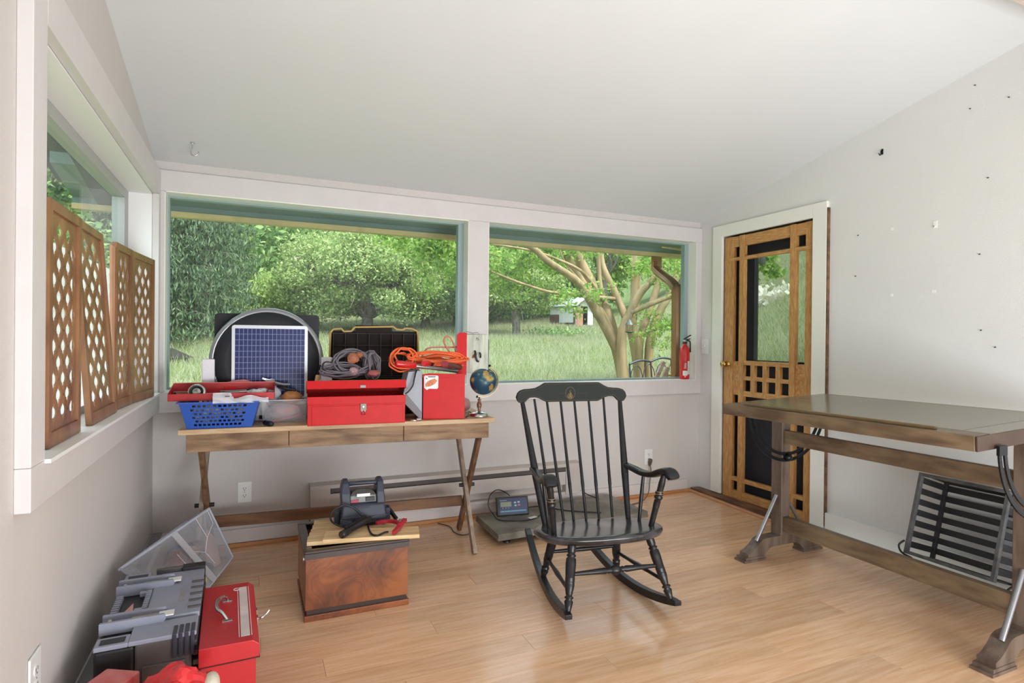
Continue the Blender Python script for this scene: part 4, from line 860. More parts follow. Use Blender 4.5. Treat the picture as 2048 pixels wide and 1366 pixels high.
# curved crest board: strips across x with interpolated top/bottom
def prof_top(x):
    x = abs(x)
    P_ = [(0, .976), (.150, .976), (.175, .962), (.20, .950), (.235, .946), (.262, .945), (.285, .938), (.297, .926), (.304, .905)]
    return np.interp(x, [p[0] for p in P_], [p[1] for p in P_])
def prof_bot(x):
    x = abs(x); P_ = [(0, .878), (.142, .878), (.160, .886), (.180, .897), (.205, .903), (.232, .902), (.245, .893), (.255, .881), (.272, .873), (.290, .878), (.299, .889), (.304, .903)]
    return np.interp(x, [p[0] for p in P_], [p[1] for p in P_])
def crest_strip(k, yoff, th, inset=0.0, lo=-.304, hi=.304):
    m = MB(); xs_ = [lo + (hi - lo) * i / 90 for i in range(91)]; v = []
    for x in xs_:
        y_ = CY(x) + yoff; zt2, zb2 = float(prof_top(x)) - inset, float(prof_bot(x)) + inset
        v += [(x, y_ - th / 2 - .02 * (zt2 - .93) * -1 - .0, zt2), (x, y_ + th / 2 + .02 * (zt2 - .93), zt2), (x, y_ + th / 2, zb2), (x, y_ - th / 2, zb2)]
    f = [(0, 1, 2, 3), (363, 362, 361, 360)]
    for i in range(90): a = 4 * i; f += [(a, a + 4, a + 5, a + 1), (a + 1, a + 5, a + 6, a + 2), (a + 2, a + 6, a + 7, a + 3), (a + 3, a + 7, a + 4, a)]
    return m.add(v, f)
crest_strip(0, 0, .020).build('crest_rail', M_crest, rc, bevel=.002)
gl = MB()
for inset in (.0065,):
    top = [(x, CY(x) - .0112 + .02 * (float(prof_top(x)) - .93), float(prof_top(x)) - inset) for x in [-.297 + .594 * i / 80 for i in range(81)]]
    bot = [(x, CY(x) - .0108, float(prof_bot(x)) + inset) for x in [-.297 + .594 * i / 80 for i in range(81)]]
    gl.tube(top, .0008, 4); gl.tube(bot, .0008, 4)
gl.build('gold_outline', M_goldd, rc)
em = MB(); cx_, cz_ = -.012, .922
em.tube([(cx_ + .026 * math.cos(a), CY(0) - .0108, cz_ + .031 * math.sin(a)) for a in [2 * PI * i / 36 for i in range(36)]], .0006, 4, True)
for (ax, az, r_) in ((-.004, -.012, .010), (.004, -.014, .008), (.0, -.006, .006), (-.008, -.018, .006), (.008, -.02, .006), (0, -.022, .007)): em.tube([(cx_ + ax + r_ * math.cos(a), CY(0) - .0106, cz_ + az + r_ * math.sin(a)) for a in [2 * PI * i / 14 for i in range(14)]], .0008, 4, True)
em.tube(smooth_path([(cx_ - .002, CY(0) - .0106, cz_ - .012), (cx_ + .004, CY(0) - .0106, cz_ + .0), (cx_ - .003, CY(0) - .0106, cz_ + .008), (cx_ + .003, CY(0) - .0106, cz_ + .016)], 5), .0011, 4)
em.build('gold_emblem', M_gold, rc)
tk = MB()
for x_a, n_ in ((-.108, 13), (.026, 13)):
    for i in range(n_): x_ = x_a + i * .0052; tk.tube([(x_, CY(x_) - .0108, .9195), (x_ + (.002 if i % 3 == 1 else 0), CY(x_) - .0108, .9245 - (.0015 if i % 4 == 2 else 0))], .0005, 4)
tk.build('faded_lettering', M_goldd, rc)
for s in (-1, 1):
    pth = smooth_path([(s * .246, .142, .562), (s * .252, .06, .560), (s * .262, -.03, .555), (s * .273, -.11, .566), (s * .282, -.17, .590), (s * .287, -.215, .603), (s * .290, -.245, .596), (s * .291, -.258, .577)], 6)
    m = MB(); n = len(pth)
    sec_ = [(math.cos(2 * PI * j / 16), math.sin(2 * PI * j / 16)) for j in range(16)]
    rings = []
    v = []; 
    for i, p in enumerate(pth):
        t = i / (n - 1); w_ = .017 + .013 * min(1, t * 1.25); h_ = .013 + .005 * t; w_ *= (1 if t < .97 else .85)
        T_ = (pth[min(i + 1, n - 1)] - pth[max(i - 1, 0)]).normalized(); X_ = Vector((1, 0, 0)); X_ = (X_ - T_ * X_.dot(T_)).normalized(); Z_ = X_.cross(T_)
        for cx2, cy2 in sec_:
            sx_ = math.copysign(abs(cx2) ** .6, cx2); sz_ = math.copysign(abs(cy2) ** .6, cy2); v.append(p + X_ * sx_ * w_ + Z_ * sz_ * h_)
    f = [tuple(range(16)), tuple(range(16 * (n - 1), 16 * n))[::-1]]
    for i in range(n - 1):
        for j in range(16): f.append((i * 16 + j, (i + 1) * 16 + j, (i + 1) * 16 + (j + 1) % 16, i * 16 + (j + 1) % 16))
    m.add(v, f, 0, True); m.build('arm', M_ch, rc)
    MB().tube([(p.x - .0, p.y, p.z + .0) + Vector((0, 0, 0)) if False else Vector((p.x - s * 0 - .0, p.y - .0, p.z)) + Vector((-.024, 0, .0125)) * min(1, .55 + i / n) for i, p in enumerate(pth[2:-3])], .0010, 4).build('gold_line', M_gold, rc)
    turned((s * .239, -.155, .338), (s * .278, -.198, .583), [(0, .0125), (.20, .0135), (.36, .0145), (.40, .016), (.42, .0145), (.44, .016), (.46, .0145), (.48, .016), (.52, .0135), (.55, .019), (.58, .020), (.60, .014), (.625, .0195), (.65, .0195), (.68, .014), (.70, .0155), (.72, .014), (.74, .0155), (.76, .014), (.78, .0155), (.85, .015), (1, .0115)], 'arm_support', M_chw)
    for zt3 in (.545, .635, .68): 
        t = zt3; MB().tube([(s * (.239 + .039 * t) + .0178 * math.cos(a) * (1.08 if zt3 > .56 and zt3 < .66 else .95), -.155 - .043 * t + .0178 * math.sin(a) * (1.08 if .56 < zt3 < .66 else .95), .338 + .245 * t) for a in [2 * PI * i / 16 for i in range(16)]], .0012, 4, True).build('gold_ring', M_gold, rc)
    turned((s * .230, -.055, .330), (s * .256, -.045, .556), [(0, .008), (.5, .0095), (1, .0075)], 'arm_spindle', M_ch)
# ---- wooden chest
def burl():
    m = bpy.data.materials.new('burl_wood'); m.use_nodes = True; nt = m.node_tree; b = nt.nodes['Principled BSDF']; L = nt.links.new
    t = nt.nodes.new('ShaderNodeTexCoord'); n1 = nt.nodes.new('ShaderNodeTexNoise'); n1.inputs['Scale'].default_value = 6; n1.inputs['Detail'].default_value = 3; n1.inputs['Distortion'].default_value = 1.2
    L(t.outputs['Object'], n1.inputs['Vector']); w = nt.nodes.new('ShaderNodeMath'); w.operation = 'MULTIPLY'; w.inputs[1].default_value = 55; L(n1.outputs['Fac'], w.inputs[0])
    s = nt.nodes.new('ShaderNodeMath'); s.operation = 'SINE'; L(w.outputs[0], s.inputs[0])
    n2 = nt.nodes.new('ShaderNodeTexNoise'); n2.inputs['Scale'].default_value = 4; n2.inputs['Detail'].default_value = 5; L(t.outputs['Object'], n2.inputs['Vector'])
    a = nt.nodes.new('ShaderNodeMath'); a.operation = 'MULTIPLY_ADD'; a.inputs[1].default_value = .035; L(s.outputs[0], a.inputs[0]); L(n2.outputs['Fac'], a.inputs[2])
    r = nt.nodes.new('ShaderNodeValToRGB'); e = r.color_ramp.elements; e[0].position = .36; e[0].color = (*lin((80, 42, 24)), 1); e[1].position = .66; e[1].color = (*lin((150, 88, 46)), 1)
    x = r.color_ramp.elements.new(.5); x.color = (*lin((122, 66, 34)), 1); L(a.outputs[0], r.inputs['Fac']); L(r.outputs[0], b.inputs['Base Color'])
    b.inputs['Roughness'].default_value = .32; b.inputs['Coat Weight'].default_value = .1; return m
M_burl = burl(); M_ebony = mat('chest_dark_rim', (44, 30, 26), .35, coat=.4, var=.2, vs=10)
cx = thing('wooden_chest', 'low reddish brown wooden chest with a swirling burl front and dark rim on the floor', 'chest', (.204, 2.576, 0))
CW, CD, CH = .446, .425, .297
MB().box(.004, CW - .004, .004, .020, .046, .262).build('front_panel', M_burl, cx, bevel=.002)
MB().box(.004, CW - .004, CD - .02, CD - .004, .046, .262).build('rear_panel', M_burl, cx)
MB().box(.004, .018, .0205, CD - .0205, .046, .262).build('side_panel', M_burl, cx); MB().box(CW - .018, CW - .004, .0205, CD - .0205, .046, .262).build('side_panel', M_burl, cx)
MB().box(.010, CW - .010, .010, CD - .010, .026, .0458).build('recessed_base_band', M_ebony, cx)
MB().box(0, CW, 0, CD, 0, .0255).build('plinth', M_burl, cx, bevel=.003)
for nm, a in (('upper_band', (.001, CW - .001, .001, .02)), ('upper_band', (.001, CW - .001, CD - .02, CD - .001)), ('upper_band', (.001, .02, .0205, CD - .0205)), ('upper_band', (CW - .02, CW - .001, .0205, CD - .0205))):
    MB().box(*a, .2625, .285).build(nm, M_ebony, cx)
for a in ((0, CW, 0, .034), (0, CW, CD - .034, CD), (0, .034, .0345, CD - .0345), (CW - .034, CW, .0345, CD - .0345)): MB().box(*a, .2855, CH).build('rim_board', M_ebony, cx, bevel=.003)
MB().box(.018, CW - .018, .02, CD - .02, .03, .04).build('chest_bottom', M_ebony, cx)
MB().prism([(.02 * math.cos(a), .026 * math.sin(a)) for a in [2 * PI * i / 18 for i in range(18)]], (.003, .10, .235), (0, -1, 0), (0, 0, 1), .003).build('handle_plate', M_chrome, cx)
# boards lying on the chest
M_pine = mat('pine_board', (226, 200, 156), .55, c2=(204, 170, 122), vs=7, stretch=(1, 9, 6), bump=.05); M_pine2 = mat('red_pine_strip', (196, 150, 112), .55, c2=(216, 180, 136), vs=6, stretch=(1, 9, 6))
b2 = thing('glued_pine_panel', 'pale glued pine panel with a reddish stripe lying on the chest, under the jump starter', 'board', (.218, 2.646, CH + .0005), math.radians(-8))
yy = 0
for i, w_ in enumerate((.075, .055, .045, .06, .075)):
    MB().box(.0 + .004 * i, .43 - .01 * i, yy, yy + w_ - .0006, 0, .018).build('strip', M_pine2 if i == 2 else M_pine, b2, bevel=.001); yy += w_
b1 = thing('pine_offcut', 'narrow pale pine board lying across the front of the chest, overhanging its right edge', 'board', (.262, 2.596, CH + .0195), math.radians(-12.5))
MB().box(.015, .425, 0.005, .125, 0, .017).build('board', M_pine, b1, bevel=.0015)
BT = CH + .0195
# jump starter
M_jb = mat('navy_black_plastic', (44, 50, 66), .42, var=.12, vs=15); M_jg = mat('jump_panel_grey', (96, 96, 94), .4, metal=.3, var=.2, vs=30)
js = thing('jump_starter', 'dark blue-black portable jump starter with a carry handle standing on the pine boards', 'jump starter', (.487, 2.85, CH + .019), math.radians(-4))
def loft(m, secs, mi=0):
    """secs: (z, x0, x1, y0, y1)"""
    v = []; f = []
    for z, a, b, c_, d in secs: v += [(a, c_, z), (b, c_, z), (b, d, z), (a, d, z)]
    n = len(secs); f.append((3, 2, 1, 0)); f.append(tuple(4 * (n - 1) + i for i in range(4)))
    for i in range(n - 1):
        for j in range(4): a = 4 * i + j; b = 4 * i + (j + 1) % 4; f.append((a, b, b + 4, a + 4))
    return m.add(v, f, mi)
m = MB(); loft(m, [(0, -.098, .098, -.075, .085), (.02, -.106, .106, -.09, .085), (.045, -.106, .106, -.09, .085), (.05, -.102, .102, -.086, .083), (.098, -.096, .096, -.072, .08), (.105, -.09, .09, -.055, .075)]); m.build('body', M_jb, js, bevel=.006)
for s in (-1, 1):
    m = MB(); xs0 = (s * .060, s * .100); a, b = min(xs0), max(xs0)
    loft(m, [(.098, a, b, -.070, .075), (.15, a + .003 * s * (s < 0), b - .004 * (s > 0), -.058, .066), (.195, (a + .004), b - .006, -.042, .045), (.206, a + .008, b - .010, -.028, .025)]); m.build('side_arch', M_jb, js, bevel=.005)
MB().tube(smooth_path([(-.07, -.02, .188), (-.04, -.03, .192), (.04, -.03, .192), (.07, -.02, .188)], 4), .0105, 12).build('handle', M_jb, js)
m = MB(); loft(m, [(.10, -.062, .062, -.052, .04), (.135, -.061, .061, -.046, .03), (.150, -.050, .050, -.030, .02), (.158, -.034, .034, -.02, .01)]); m.build('control_panel', M_jg, js, bevel=.003)
for dx in (-.016, 0, .016): MB().lathe([(.0026, 0), (.0026, .0015)], (dx, -.047, .138), (0, -1, .4), 8).build('indicator', M_holes, js)
MB().box(-.030, .030, -.0515, -.045, .132, .145).build('silver_strip', mat('silver_strip', (190, 190, 186), .3, metal=.5), js)
MB().box(-.058, -.022, -.0545, -.048, .106, .118).build('red_label', mat('red_label', (176, 70, 84), .5), js); MB().box(.01, .052, -.0545, -.048, .108, .128).build('dark_window', M_black, js, bevel=.002)
text('DIE-HARD'.replace('-', ''), .016, mat('embossed_grey', (88, 92, 106), .4), js, frame((-.004, -.0772, .086), (1, 0, 0), (0, -.2, 1)), ext=.0012)
MB().box(-.055, .04, -.0925, -.088, .026, .036).build('front_slot', M_holes, js)
MB().tube(smooth_path([(-.107, -.091, .040), (-.02, -.0925, .022), (.02, -.0925, .03), (.05, -.0925, .046), (.107, -.091, .048)], 4), .0016, 4).build('trim_line', M_jg, js)
for s in (-1, 1): MB().box(s * .118 - .012, s * .118 + .012, -.03, .03, .005, .062).build('clamp_holster', M_jb, js, bevel=.004)
MB().beam((.118, .0, .06), (.155, -.06, .012), .012, .016).build('red_clamp_strap', M_black, js)
cb = tag(MB().tube(smooth_path([(.377, 2.745, BT + .0165), (.340, 2.752, .354), (.328, 2.75, .38), (.342, 2.75, .412), (.392, 2.748, .430), (.440, 2.745, .405), (.470, 2.735, .37), (.478, 2.725, .345)], 7), .0045, 8).build('jumper_cable', M_black), 'black looping cable in front of the jump starter', 'cable')
cb = tag(MB().tube(smooth_path([(.487, 2.705, .345), (.482, 2.64, .338), (.482, 2.575, .3385), (.498, 2.548, .339), (.516, 2.558, .339), (.540, 2.575, .340), (.552, 2.568, .342)], 6), .0042, 8).build('jumper_cable', M_black), 'short black cable running to the red clamp on the pine board', 'cable')
bc = thing('black_clamp', 'black cylindrical battery clamp lying on the pine board', 'clamp', (0, 0, 0)); bc.location = (.43, 2.65, .348); o = Vector(bc.location)
a = Vector((.352, 2.578, .350)); b = Vector((.508, 2.728, .366))
MB().lathe([(.013, 0), (.016, .003), (.016, .035), (.014, .04), (.014, .12), (.0155, .125), (.0155, .17), (.011, .2), (.008, .212)], a - o, b - a, 14).build('clamp_grip', M_black, bc)
MB().beam(a - o + Vector((.02, .03, .02)), b - o + Vector((-.03, -.02, .016)), .010, .008).build('clamp_jaw', M_black, bc); MB().lathe([(.010, -.004), (.010, .001)], a - o, b - a, 10).build('copper_teeth', mat('copper', (150, 110, 90), .35, metal=.9), bc)
rd = thing('red_clamp', 'red battery clamp lying open on the right end of the pine board', 'clamp', (.575, 2.62, BT + .018)); M_rp = mat('red_plastic', (178, 34, 52), .4); o = Vector(rd.location)
def clampj(pts, ws, nm):
    m = MB(); pts = smooth_path(pts, 5); n = len(pts)
    for i in range(n - 1): m.beam(pts[i], pts[i + 1], ws[0] + (ws[1] - ws[0]) * i / n, .014, (0, 0, 1), w2=ws[0] + (ws[1] - ws[0]) * (i + 1) / n)
    m.build(nm, M_rp, rd)
clampj([(-.050, .075, .012), (-.015, .088, .012), (.02, .078, .012), (.045, .045, .012), (.055, .015, .012)], (.016, .020), 'clamp_arm')
clampj([(.062, .05, .012), (.045, .01, .012), (.02, -.04, .012), (-.008, -.085, .012)], (.026, .012), 'clamp_handle')
clampj([(.075, .045, .022), (.06, .02, .022), (.035, -.02, .022)], (.020, .010), 'clamp_arm'); MB().lathe([(.008, 0), (.008, .012)], (.05, .03, .020), (0, 0, 1), 10).build('pivot_pin', M_chrome, rd)
# ---- platform scale
M_pl = mat('scale_platform_metal', (150, 146, 136), .5, metal=.25, c2=(112, 106, 96), vs=6, det=8, bump=.15, bs=30)
ps_ = thing('platform_scale', 'flat dusty metal platform scale on the floor behind the rocking chair', 'scale', (1.30, 3.09, 0), math.radians(1))
MB().prism([(0, 0), (1.09, .03), (1.09, .50), (.02, .40)], (0, 0, .060), (1, 0, 0), (0, 1, 0), .022).build('platform', M_pl, ps_, bevel=.003)
MB().prism([(-.001, -.001), (1.091, .029), (1.091, .036), (0, .006)], (0, 0, .042), (1, 0, 0), (0, 1, 0), .018).build('skirt', M_pl, ps_); MB().prism([(-.001, 0), (.006, 0), (.026, .40), (.018, .40)], (0, 0, .042), (1, 0, 0), (0, 1, 0), .018).build('skirt', M_pl, ps_)
MB().box(.04, 1.05, .05, .42, .018, .046).build('under_frame', M_black, ps_)
for fx, fy in ((.08, .06), (1.0, .10), (.08, .34), (1.0, .42)): MB().lathe([(.022, 0), (.022, .014), (.012, .016), (.012, .02)], (fx, fy, 0), n=12).build('rubber_foot', M_black, ps_)
M_dsp = mat('display_blue', (34, 50, 92), .35); di = thing('scale_display', 'dark blue scale display unit with four buttons standing on the platform', 'scale display', (1.528, 3.385, .0715), math.radians(-8))
def dbx(a, b, c_, d, y0, y1, nm, m, bev=0): 
    Mx = Matrix.Translation((0, 0, .0)) @ Matrix.Rotation(math.radians(-16), 4, 'X'); return MB().box(a, b, y0, y1, c_, d, M=Mx).build(nm, m, di, bevel=bev)
dbx(-.105, .105, 0.002, .118, 0, .036, 'housing', M_black, .005); dbx(-.088, .094, .012, .108, -.0015, .0, 'face_plate', M_dsp); dbx(-.082, -.010, .058, .088, -.0025, -.0015, 'lcd', mat('lcd_grey', (132, 138, 112), .3))
dbx(-.084, .086, .026, .034, -.0022, -.0015, 'stripe', mat('stripe_teal', (96, 150, 172), .4)); M_btn = mat('button_pale', (176, 190, 200), .5)
for x_, z_, m_ in ((.008, .076, M_btn), (.032, .078, M_btn), (.010, .058, M_btn), (.034, .060, mat('button_red', (190, 120, 132), .5))): dbx(x_, x_ + .014, z_, z_ + .010, -.003, -.0015, 'button', m_)
for i in range(7): dbx(-.080 + i * .0098, -.075 + i * .0098, .049, .052, -.0022, -.0015, 'print_mark', M_btn if i % 2 else M_holes)
dbx(-.086, -.040, .096, .0985, -.0022, -.0015, 'print_line', M_btn)
def cable(label, pts, r=.0035, m=None, cat='cable', nm='cable', n=7): return tag(MB().tube(smooth_path(pts, n), r, 6).build(nm, m or M_black), label, cat)
cable('black cable arching over the scale display and looping round its left side', [(1.52, 3.43, .19), (1.47, 3.43, .225), (1.42, 3.42, .237), (1.375, 3.41, .21), (1.36, 3.40, .15), (1.385, 3.38, .10), (1.40, 3.33, .078), (1.46, 3.29, .0755), (1.56, 3.26, .0755), (1.66, 3.30, .0755), (1.75, 3.40, .0755)])
cable('thin black cable crossing the platform scale behind the chair spindles', [(1.64, 3.42, .10), (1.70, 3.46, .09), (1.80, 3.48, .076), (1.86, 3.38, .0755), (1.95, 3.30, .0755), (2.08, 3.22, .0755)])
cable('black cable from the heater end down to the platform scale', [(2.165, 3.61, .13), (2.18, 3.60, .105), (2.20, 3.58, .09), (2.24, 3.50, .0755)])
cable('thin dark cable looping on the floor round the desk foot', [(1.10, 3.62, .005), (1.15, 3.53, .005), (1.142, 3.42, .005), (1.17, 3.35, .005), (1.22, 3.36, .005), (1.26, 3.43, .005), (1.285, 3.50, .005)], .003)
tg = tag(MB().box(-.03, .03, -.016, .016, 0, .0006).build('paper_tag', M_white), 'small white paper tag on the cable on the platform scale', 'tag'); tg.location = (1.615, 3.285, .0795); tg.rotation_euler = (0, 0, .3)
# ================================================================ THINGS ON THE DESK
DT = DZ + .0005
M_rbox = mat('toolbox_red', (196, 10, 18), .45, var=.05, vs=20, spec=.25, bump=.03); M_rdark = mat('toolbox_inside', (52, 20, 22), .7); M_rold = mat('tray_red', (176, 34, 38), .45, var=.1, vs=12)
def screen_pts(p): return p
# blue plastic basket with square holes
M_blue = mat('basket_blue', (44, 88, 178), .4)
bk = thing('blue_basket', 'blue plastic basket with rows of square holes at the left end of the desk', 'basket', (-.135, 3.175, DT), math.radians(-4))
def basket_wall(p0, p1, q0, q1, nx, ny, name, holes=True):
    """bottom p0->p1, top q0->q1; grid with staggered holes, joined quads, solidified"""
    P0, P1, Q0, Q1 = map(Vector, (p0, p1, q0, q1)); m = MB()
    def pt(a, b): return P0.lerp(P1, a).lerp(Q0.lerp(Q1, a), b)
    m0, m1, b0, b1 = .12, .88, .07, .93
    ys_ = [0, b0]; 
    for r_ in range(ny):
        y0 = b0 + (b1 - b0) * (r_ + .24) / ny; y1 = b0 + (b1 - b0) * (r_ + .82) / ny; ys_ += [y0, y1]
    ys_ += [1]; ys_ = sorted(set(ys_))
    for i in range(len(ys_) - 1):
        y0, y1 = ys_[i], ys_[i + 1]; hr = [r_ for r_ in range(ny) if abs(y0 - (b0 + (b1 - b0) * (r_ + .24) / ny)) < 1e-6]
        if not hr or not holes: m.add([pt(0, y0), pt(1, y0), pt(1, y1), pt(0, y1)], [(0, 1, 2, 3)]); continue
        off = .5 if hr[0] % 2 else 0; edges = [0]; 
        for c_ in range(nx): 
            x0 = m0 + (m1 - m0) * (c_ + off + .0) / (nx + .5); x1 = m0 + (m1 - m0) * (c_ + off + .66) / (nx + .5); edges += [x0, x1]
        edges.append(1)
        for k in range(0, len(edges), 2): m.add([pt(edges[k], y0), pt(edges[k + 1], y0), pt(edges[k + 1], y1), pt(edges[k], y1)], [(0, 1, 2, 3)])
    return m.build(name, M_blue, bk, solid=.0028)
hx, hy, gx, gy, H = .138, .085, .168, .115, .125
basket_wall((-hx, -hy, 0), (hx, -hy, 0), (-gx, -gy, H), (gx, -gy, H), 11, 6, 'front_wall'); basket_wall((hx, hy, 0), (-hx, hy, 0), (gx, gy, H), (-gx, gy, H), 11, 6, 'rear_wall')
basket_wall((-hx, hy, 0), (-hx, -hy, 0), (-gx, gy, H), (-gx, -gy, H), 6, 6, 'side_wall'); basket_wall((hx, -hy, 0), (hx, hy, 0), (gx, -gy, H), (gx, gy, H), 6, 6, 'side_wall')
MB().box(-hx, hx, -hy, hy, 0, .003).build('basket_bottom', M_blue, bk)
rimp = [(-gx, -gy), (gx, -gy), (gx, gy), (-gx, gy)]; m = MB()
for (a, b), (c_, d) in zip(rimp, rimp[1:] + rimp[:1]): m.beam((a * 1.03, b * 1.04, H), (c_ * 1.03, d * 1.04, H), .014, .006)
m.build('basket_rim', M_blue, bk)
M_bag = mat('white_film', (226, 228, 236), .35, alpha=.75); M_paper = mat('cream_paper', (214, 204, 182), .8, var=.15, vs=30, c2=(120, 116, 110))
def crumple(name, label, cat, c, r, m, seed, group=None, sub=3, amp=.25):
    me = bpy.data.meshes.new(name); import bmesh; b = bmesh.new(); bmesh.ops.create_icosphere(b, subdivisions=sub, radius=1); q = Vector((seed * 1.7, seed * 3.1, 0))
    for v in b.verts:
        n_ = mnoise.noise(v.co * 1.6 + q) + .5 * abs(mnoise.noise(v.co * 4 + q)); v.co = Vector((v.co.x * r[0], v.co.y * r[1], v.co.z * r[2])) * (1 + amp * n_)
    b.to_mesh(me); b.free(); me.materials.append(m); o = bpy.data.objects.new(name, me); COL.objects.link(o); o.location = c
    return tag(o, label, cat, group)
crumple('crumpled_packaging', 'crumpled pale packaging filling the blue basket', 'packaging', (-.205, 3.17, DT + .062), (.068, .065, .046), M_paper, 3)
crumple('crumpled_packaging', 'mottled cream packaging in the right half of the blue basket', 'packaging', (-.065, 3.17, DT + .062), (.068, .062, .046), mat('mottled_paper', (222, 206, 150), .8, c2=(60, 66, 74), vs=34), 5)
bg = thing('plastic_bag', 'thin white plastic bag draped over the front edge of the red tray', 'bag', (-.05, 3.10, DT + .13)); m = MB(); v = []; nx_, nz_ = 16, 6
for i in range(nx_ + 1):
    for j in range(nz_ + 1):
        u = i / nx_; w_ = j / nz_; v.append((-.12 + .24 * u, -.062 + .03 * (w_ > .8) + .006 * math.sin(u * 17 + j), -.008 + w_ * (.046 if u < .35 else .026 + .008 * math.sin(u * 12))))
m.add(v, [(i * (nz_ + 1) + j, (i + 1) * (nz_ + 1) + j, (i + 1) * (nz_ + 1) + j + 1, i * (nz_ + 1) + j + 1) for i in range(nx_) for j in range(nz_)], 0, True); m.build('bag_film', M_bag, bg)
MB().box(-.068, -.048, -.0685, -.0665, .022, .026).box(-.042, -.034, -.0685, -.0665, .024, .027).build('print', M_black, bg)
# red metal tool tray resting on the basket
tr_ = thing('red_tool_tray', 'open red metal tool tray full of hand tools resting on the blue basket', 'tool tray', (-.128, 3.185, DT + .1295), math.radians(-3))
TLx, TWy = .228, .075; th_ = math.radians(3)
def tbox(a, b, c_, d, e, f, nm, m=M_rold): return MB().box(a, b, c_, d, e, f).build(nm, m, tr_, bevel=.001)
tbox(-TLx, TLx, -TWy, TWy, 0, .002, 'tray_bottom'); tbox(-TLx, TLx, -TWy - .002, -TWy, 0, .034, 'front_wall'); tbox(-TLx, TLx, TWy, TWy + .002, 0, .073, 'rear_wall')
for s in (-1, 1): MB().prism([(-TWy, 0), (TWy, 0), (TWy, .073), (-TWy, .034)], (s * (TLx + .001), 0, 0), (0, 1, 0), (0, 0, 1), .002).build('end_wall', M_rold, tr_, bevel=.0008)
MB().beam((-TLx, TWy, .074), (TLx, TWy, .074), .006, .004).build('folded_edge', mat('edge_pinkish', (196, 92, 88), .4), tr_)
TB = DT + .132
def on_tray(x, y, z): return (-.128 + x, 3.185 + y, TB + z)
tm = thing('tape_measure', 'round chrome tape measure standing in the left of the red tray', 'tape measure', on_tray(-.115, -.03, 0), math.radians(-4))
MB().lathe([(.0, -.014), (.034, -.014), (.040, -.008), (.040, .008), (.034, .014), (0, .014)], (0, 0, .034), (0, -1, .35), 28).build('case', M_chrome, tm)
MB().lathe([(.030, .0145), (.030, .016), (.024, .016), (.024, .0145)], (0, 0, .034), (0, -1, .35), 24).build('ring_mark', M_black, tm); MB().lathe([(.018, .0145), (.016, .017), (0, .018)], (0, 0, .034), (0, -1, .35), 20).build('face_label', mat('label_silver', (188, 186, 180), .4, c2=(90, 88, 84), vs=60), tm)
cbx = thing('tool_carton', 'small tan printed carton standing in the left end of the red tray', 'carton', on_tray(-.185, .03, 0)); MB().box(-.035, .06, -.01, .01, 0, .036).build('carton', mat('carton_tan', (164, 122, 108), .6), cbx, bevel=.001)
for i in range(2): MB().box(-.015, .05, -.0108, -.0101, .012 + i * .01, .014 + i * .01).build('print_line', M_holes, cbx)
MB().box(-.033, -.022, -.0108, -.0101, .006, .032).build('print_block', M_holes, cbx)
def rod(name, label, cat, a, b, r, m, parts=()):
    t = thing(name, label, cat, a); d = Vector(b) - Vector(a); MB().lathe([(r * .7, 0), (r, .004), (r, d.length - .004), (r * .7, d.length)], (0, 0, 0), d, 12).build('shaft', m, t)
    for nm, t0, t1, rr, mm in parts: MB().lathe([(rr * .8, 0), (rr, .006), (rr, d.length * (t1 - t0) - .006), (rr * .7, d.length * (t1 - t0))], d * t0, d, 12).build(nm, mm, t)
    return t
rod('ratchet_wrench', 'long chrome ratchet wrench lying along the red tray', 'wrench', on_tray(-.10, -.005, .020), on_tray(.17, -.01, .034), .0055, M_chrome, (('wrench_head', .93, 1.08, .014, M_chrome), ('wrench_grip', .38, .62, .008, M_steel)))
rod('screwdriver', 'steel screwdriver behind the ratchet wrench in the red tray', 'screwdriver', on_tray(-.02, .03, .032), on_tray(.20, .02, .036), .004, M_steel, (('screwdriver_handle', .55, .9, .010, M_black),))
rod('socket_bar', 'short steel socket bar at the front of the red tray', 'wrench', on_tray(.0, -.04, .014), on_tray(.12, -.045, .026), .005, M_steel, (('socket', -.05, .2, .010, M_chrome),))
pk = tag(crumple('bit_package', 'x', 'x', on_tray(.145, -.035, .03), (.045, .02, .014), mat('white_pack', (226, 226, 228), .4, c2=(150, 150, 156), vs=30), 9), 'white blister package at the right end of the red tray', 'package')
cbr = tag(MB().box(-.03, .03, -.004, .004, 0, .014).build('red_comb_strip', M_rbox, None, bevel=.001), 'small red toothed plastic strip at the back of the red tray', 'tool'); cbr.location = on_tray(.03, .062, .035)
for i in range(7): MB().box(-.028 + i * .0085, -.024 + i * .0085, -.005, .005, -.006, 0).build('tooth', M_rbox, cbr)
bgr = crumple('red_film_bag', 'reddish translucent film bag bulging behind the red tray', 'bag', (-.06, 3.287, DT + .165), (.085, .020, .05), mat('red_film', (216, 140, 146), .3, alpha=.8), 12)
# black-handled screwdriver on the desk, white bracket, clear bin with contents
sc = thing('screwdriver', 'black-handled screwdriver lying on the desk before the clear bin', 'screwdriver', (.075, 3.08, DT + .0125)); MB().lathe([(.009, 0), (.0125, .006), (.010, .018), (.0125, .03), (.012, .06), (.0135, .07), (.010, .082), (0, .085)], (-.02, .045, 0), (.42, -1, 0), 14).build('screwdriver_handle', M_black, sc); MB().tube([(-.02, .045, 0), (-.085, .062, -.009)], .0025, 6).build('shank', M_steel, sc)
wb_ = thing('white_bracket', 'white plastic bracket with a square slot between the basket and the clear bin', 'bracket', (.045, 3.30, DT), math.radians(-10)); MB().prism([(-.05, 0), (.05, 0), (.04, .05), (.01, .12), (-.05, .12)], (0, 0, 0), (1, 0, 0), (0, 0, 1), .02).build('bracket_body', M_white, wb_, bevel=.002); MB().box(-.012, .016, -.0108, -.0101, .008, .028).build('slot', M_holes, wb_)
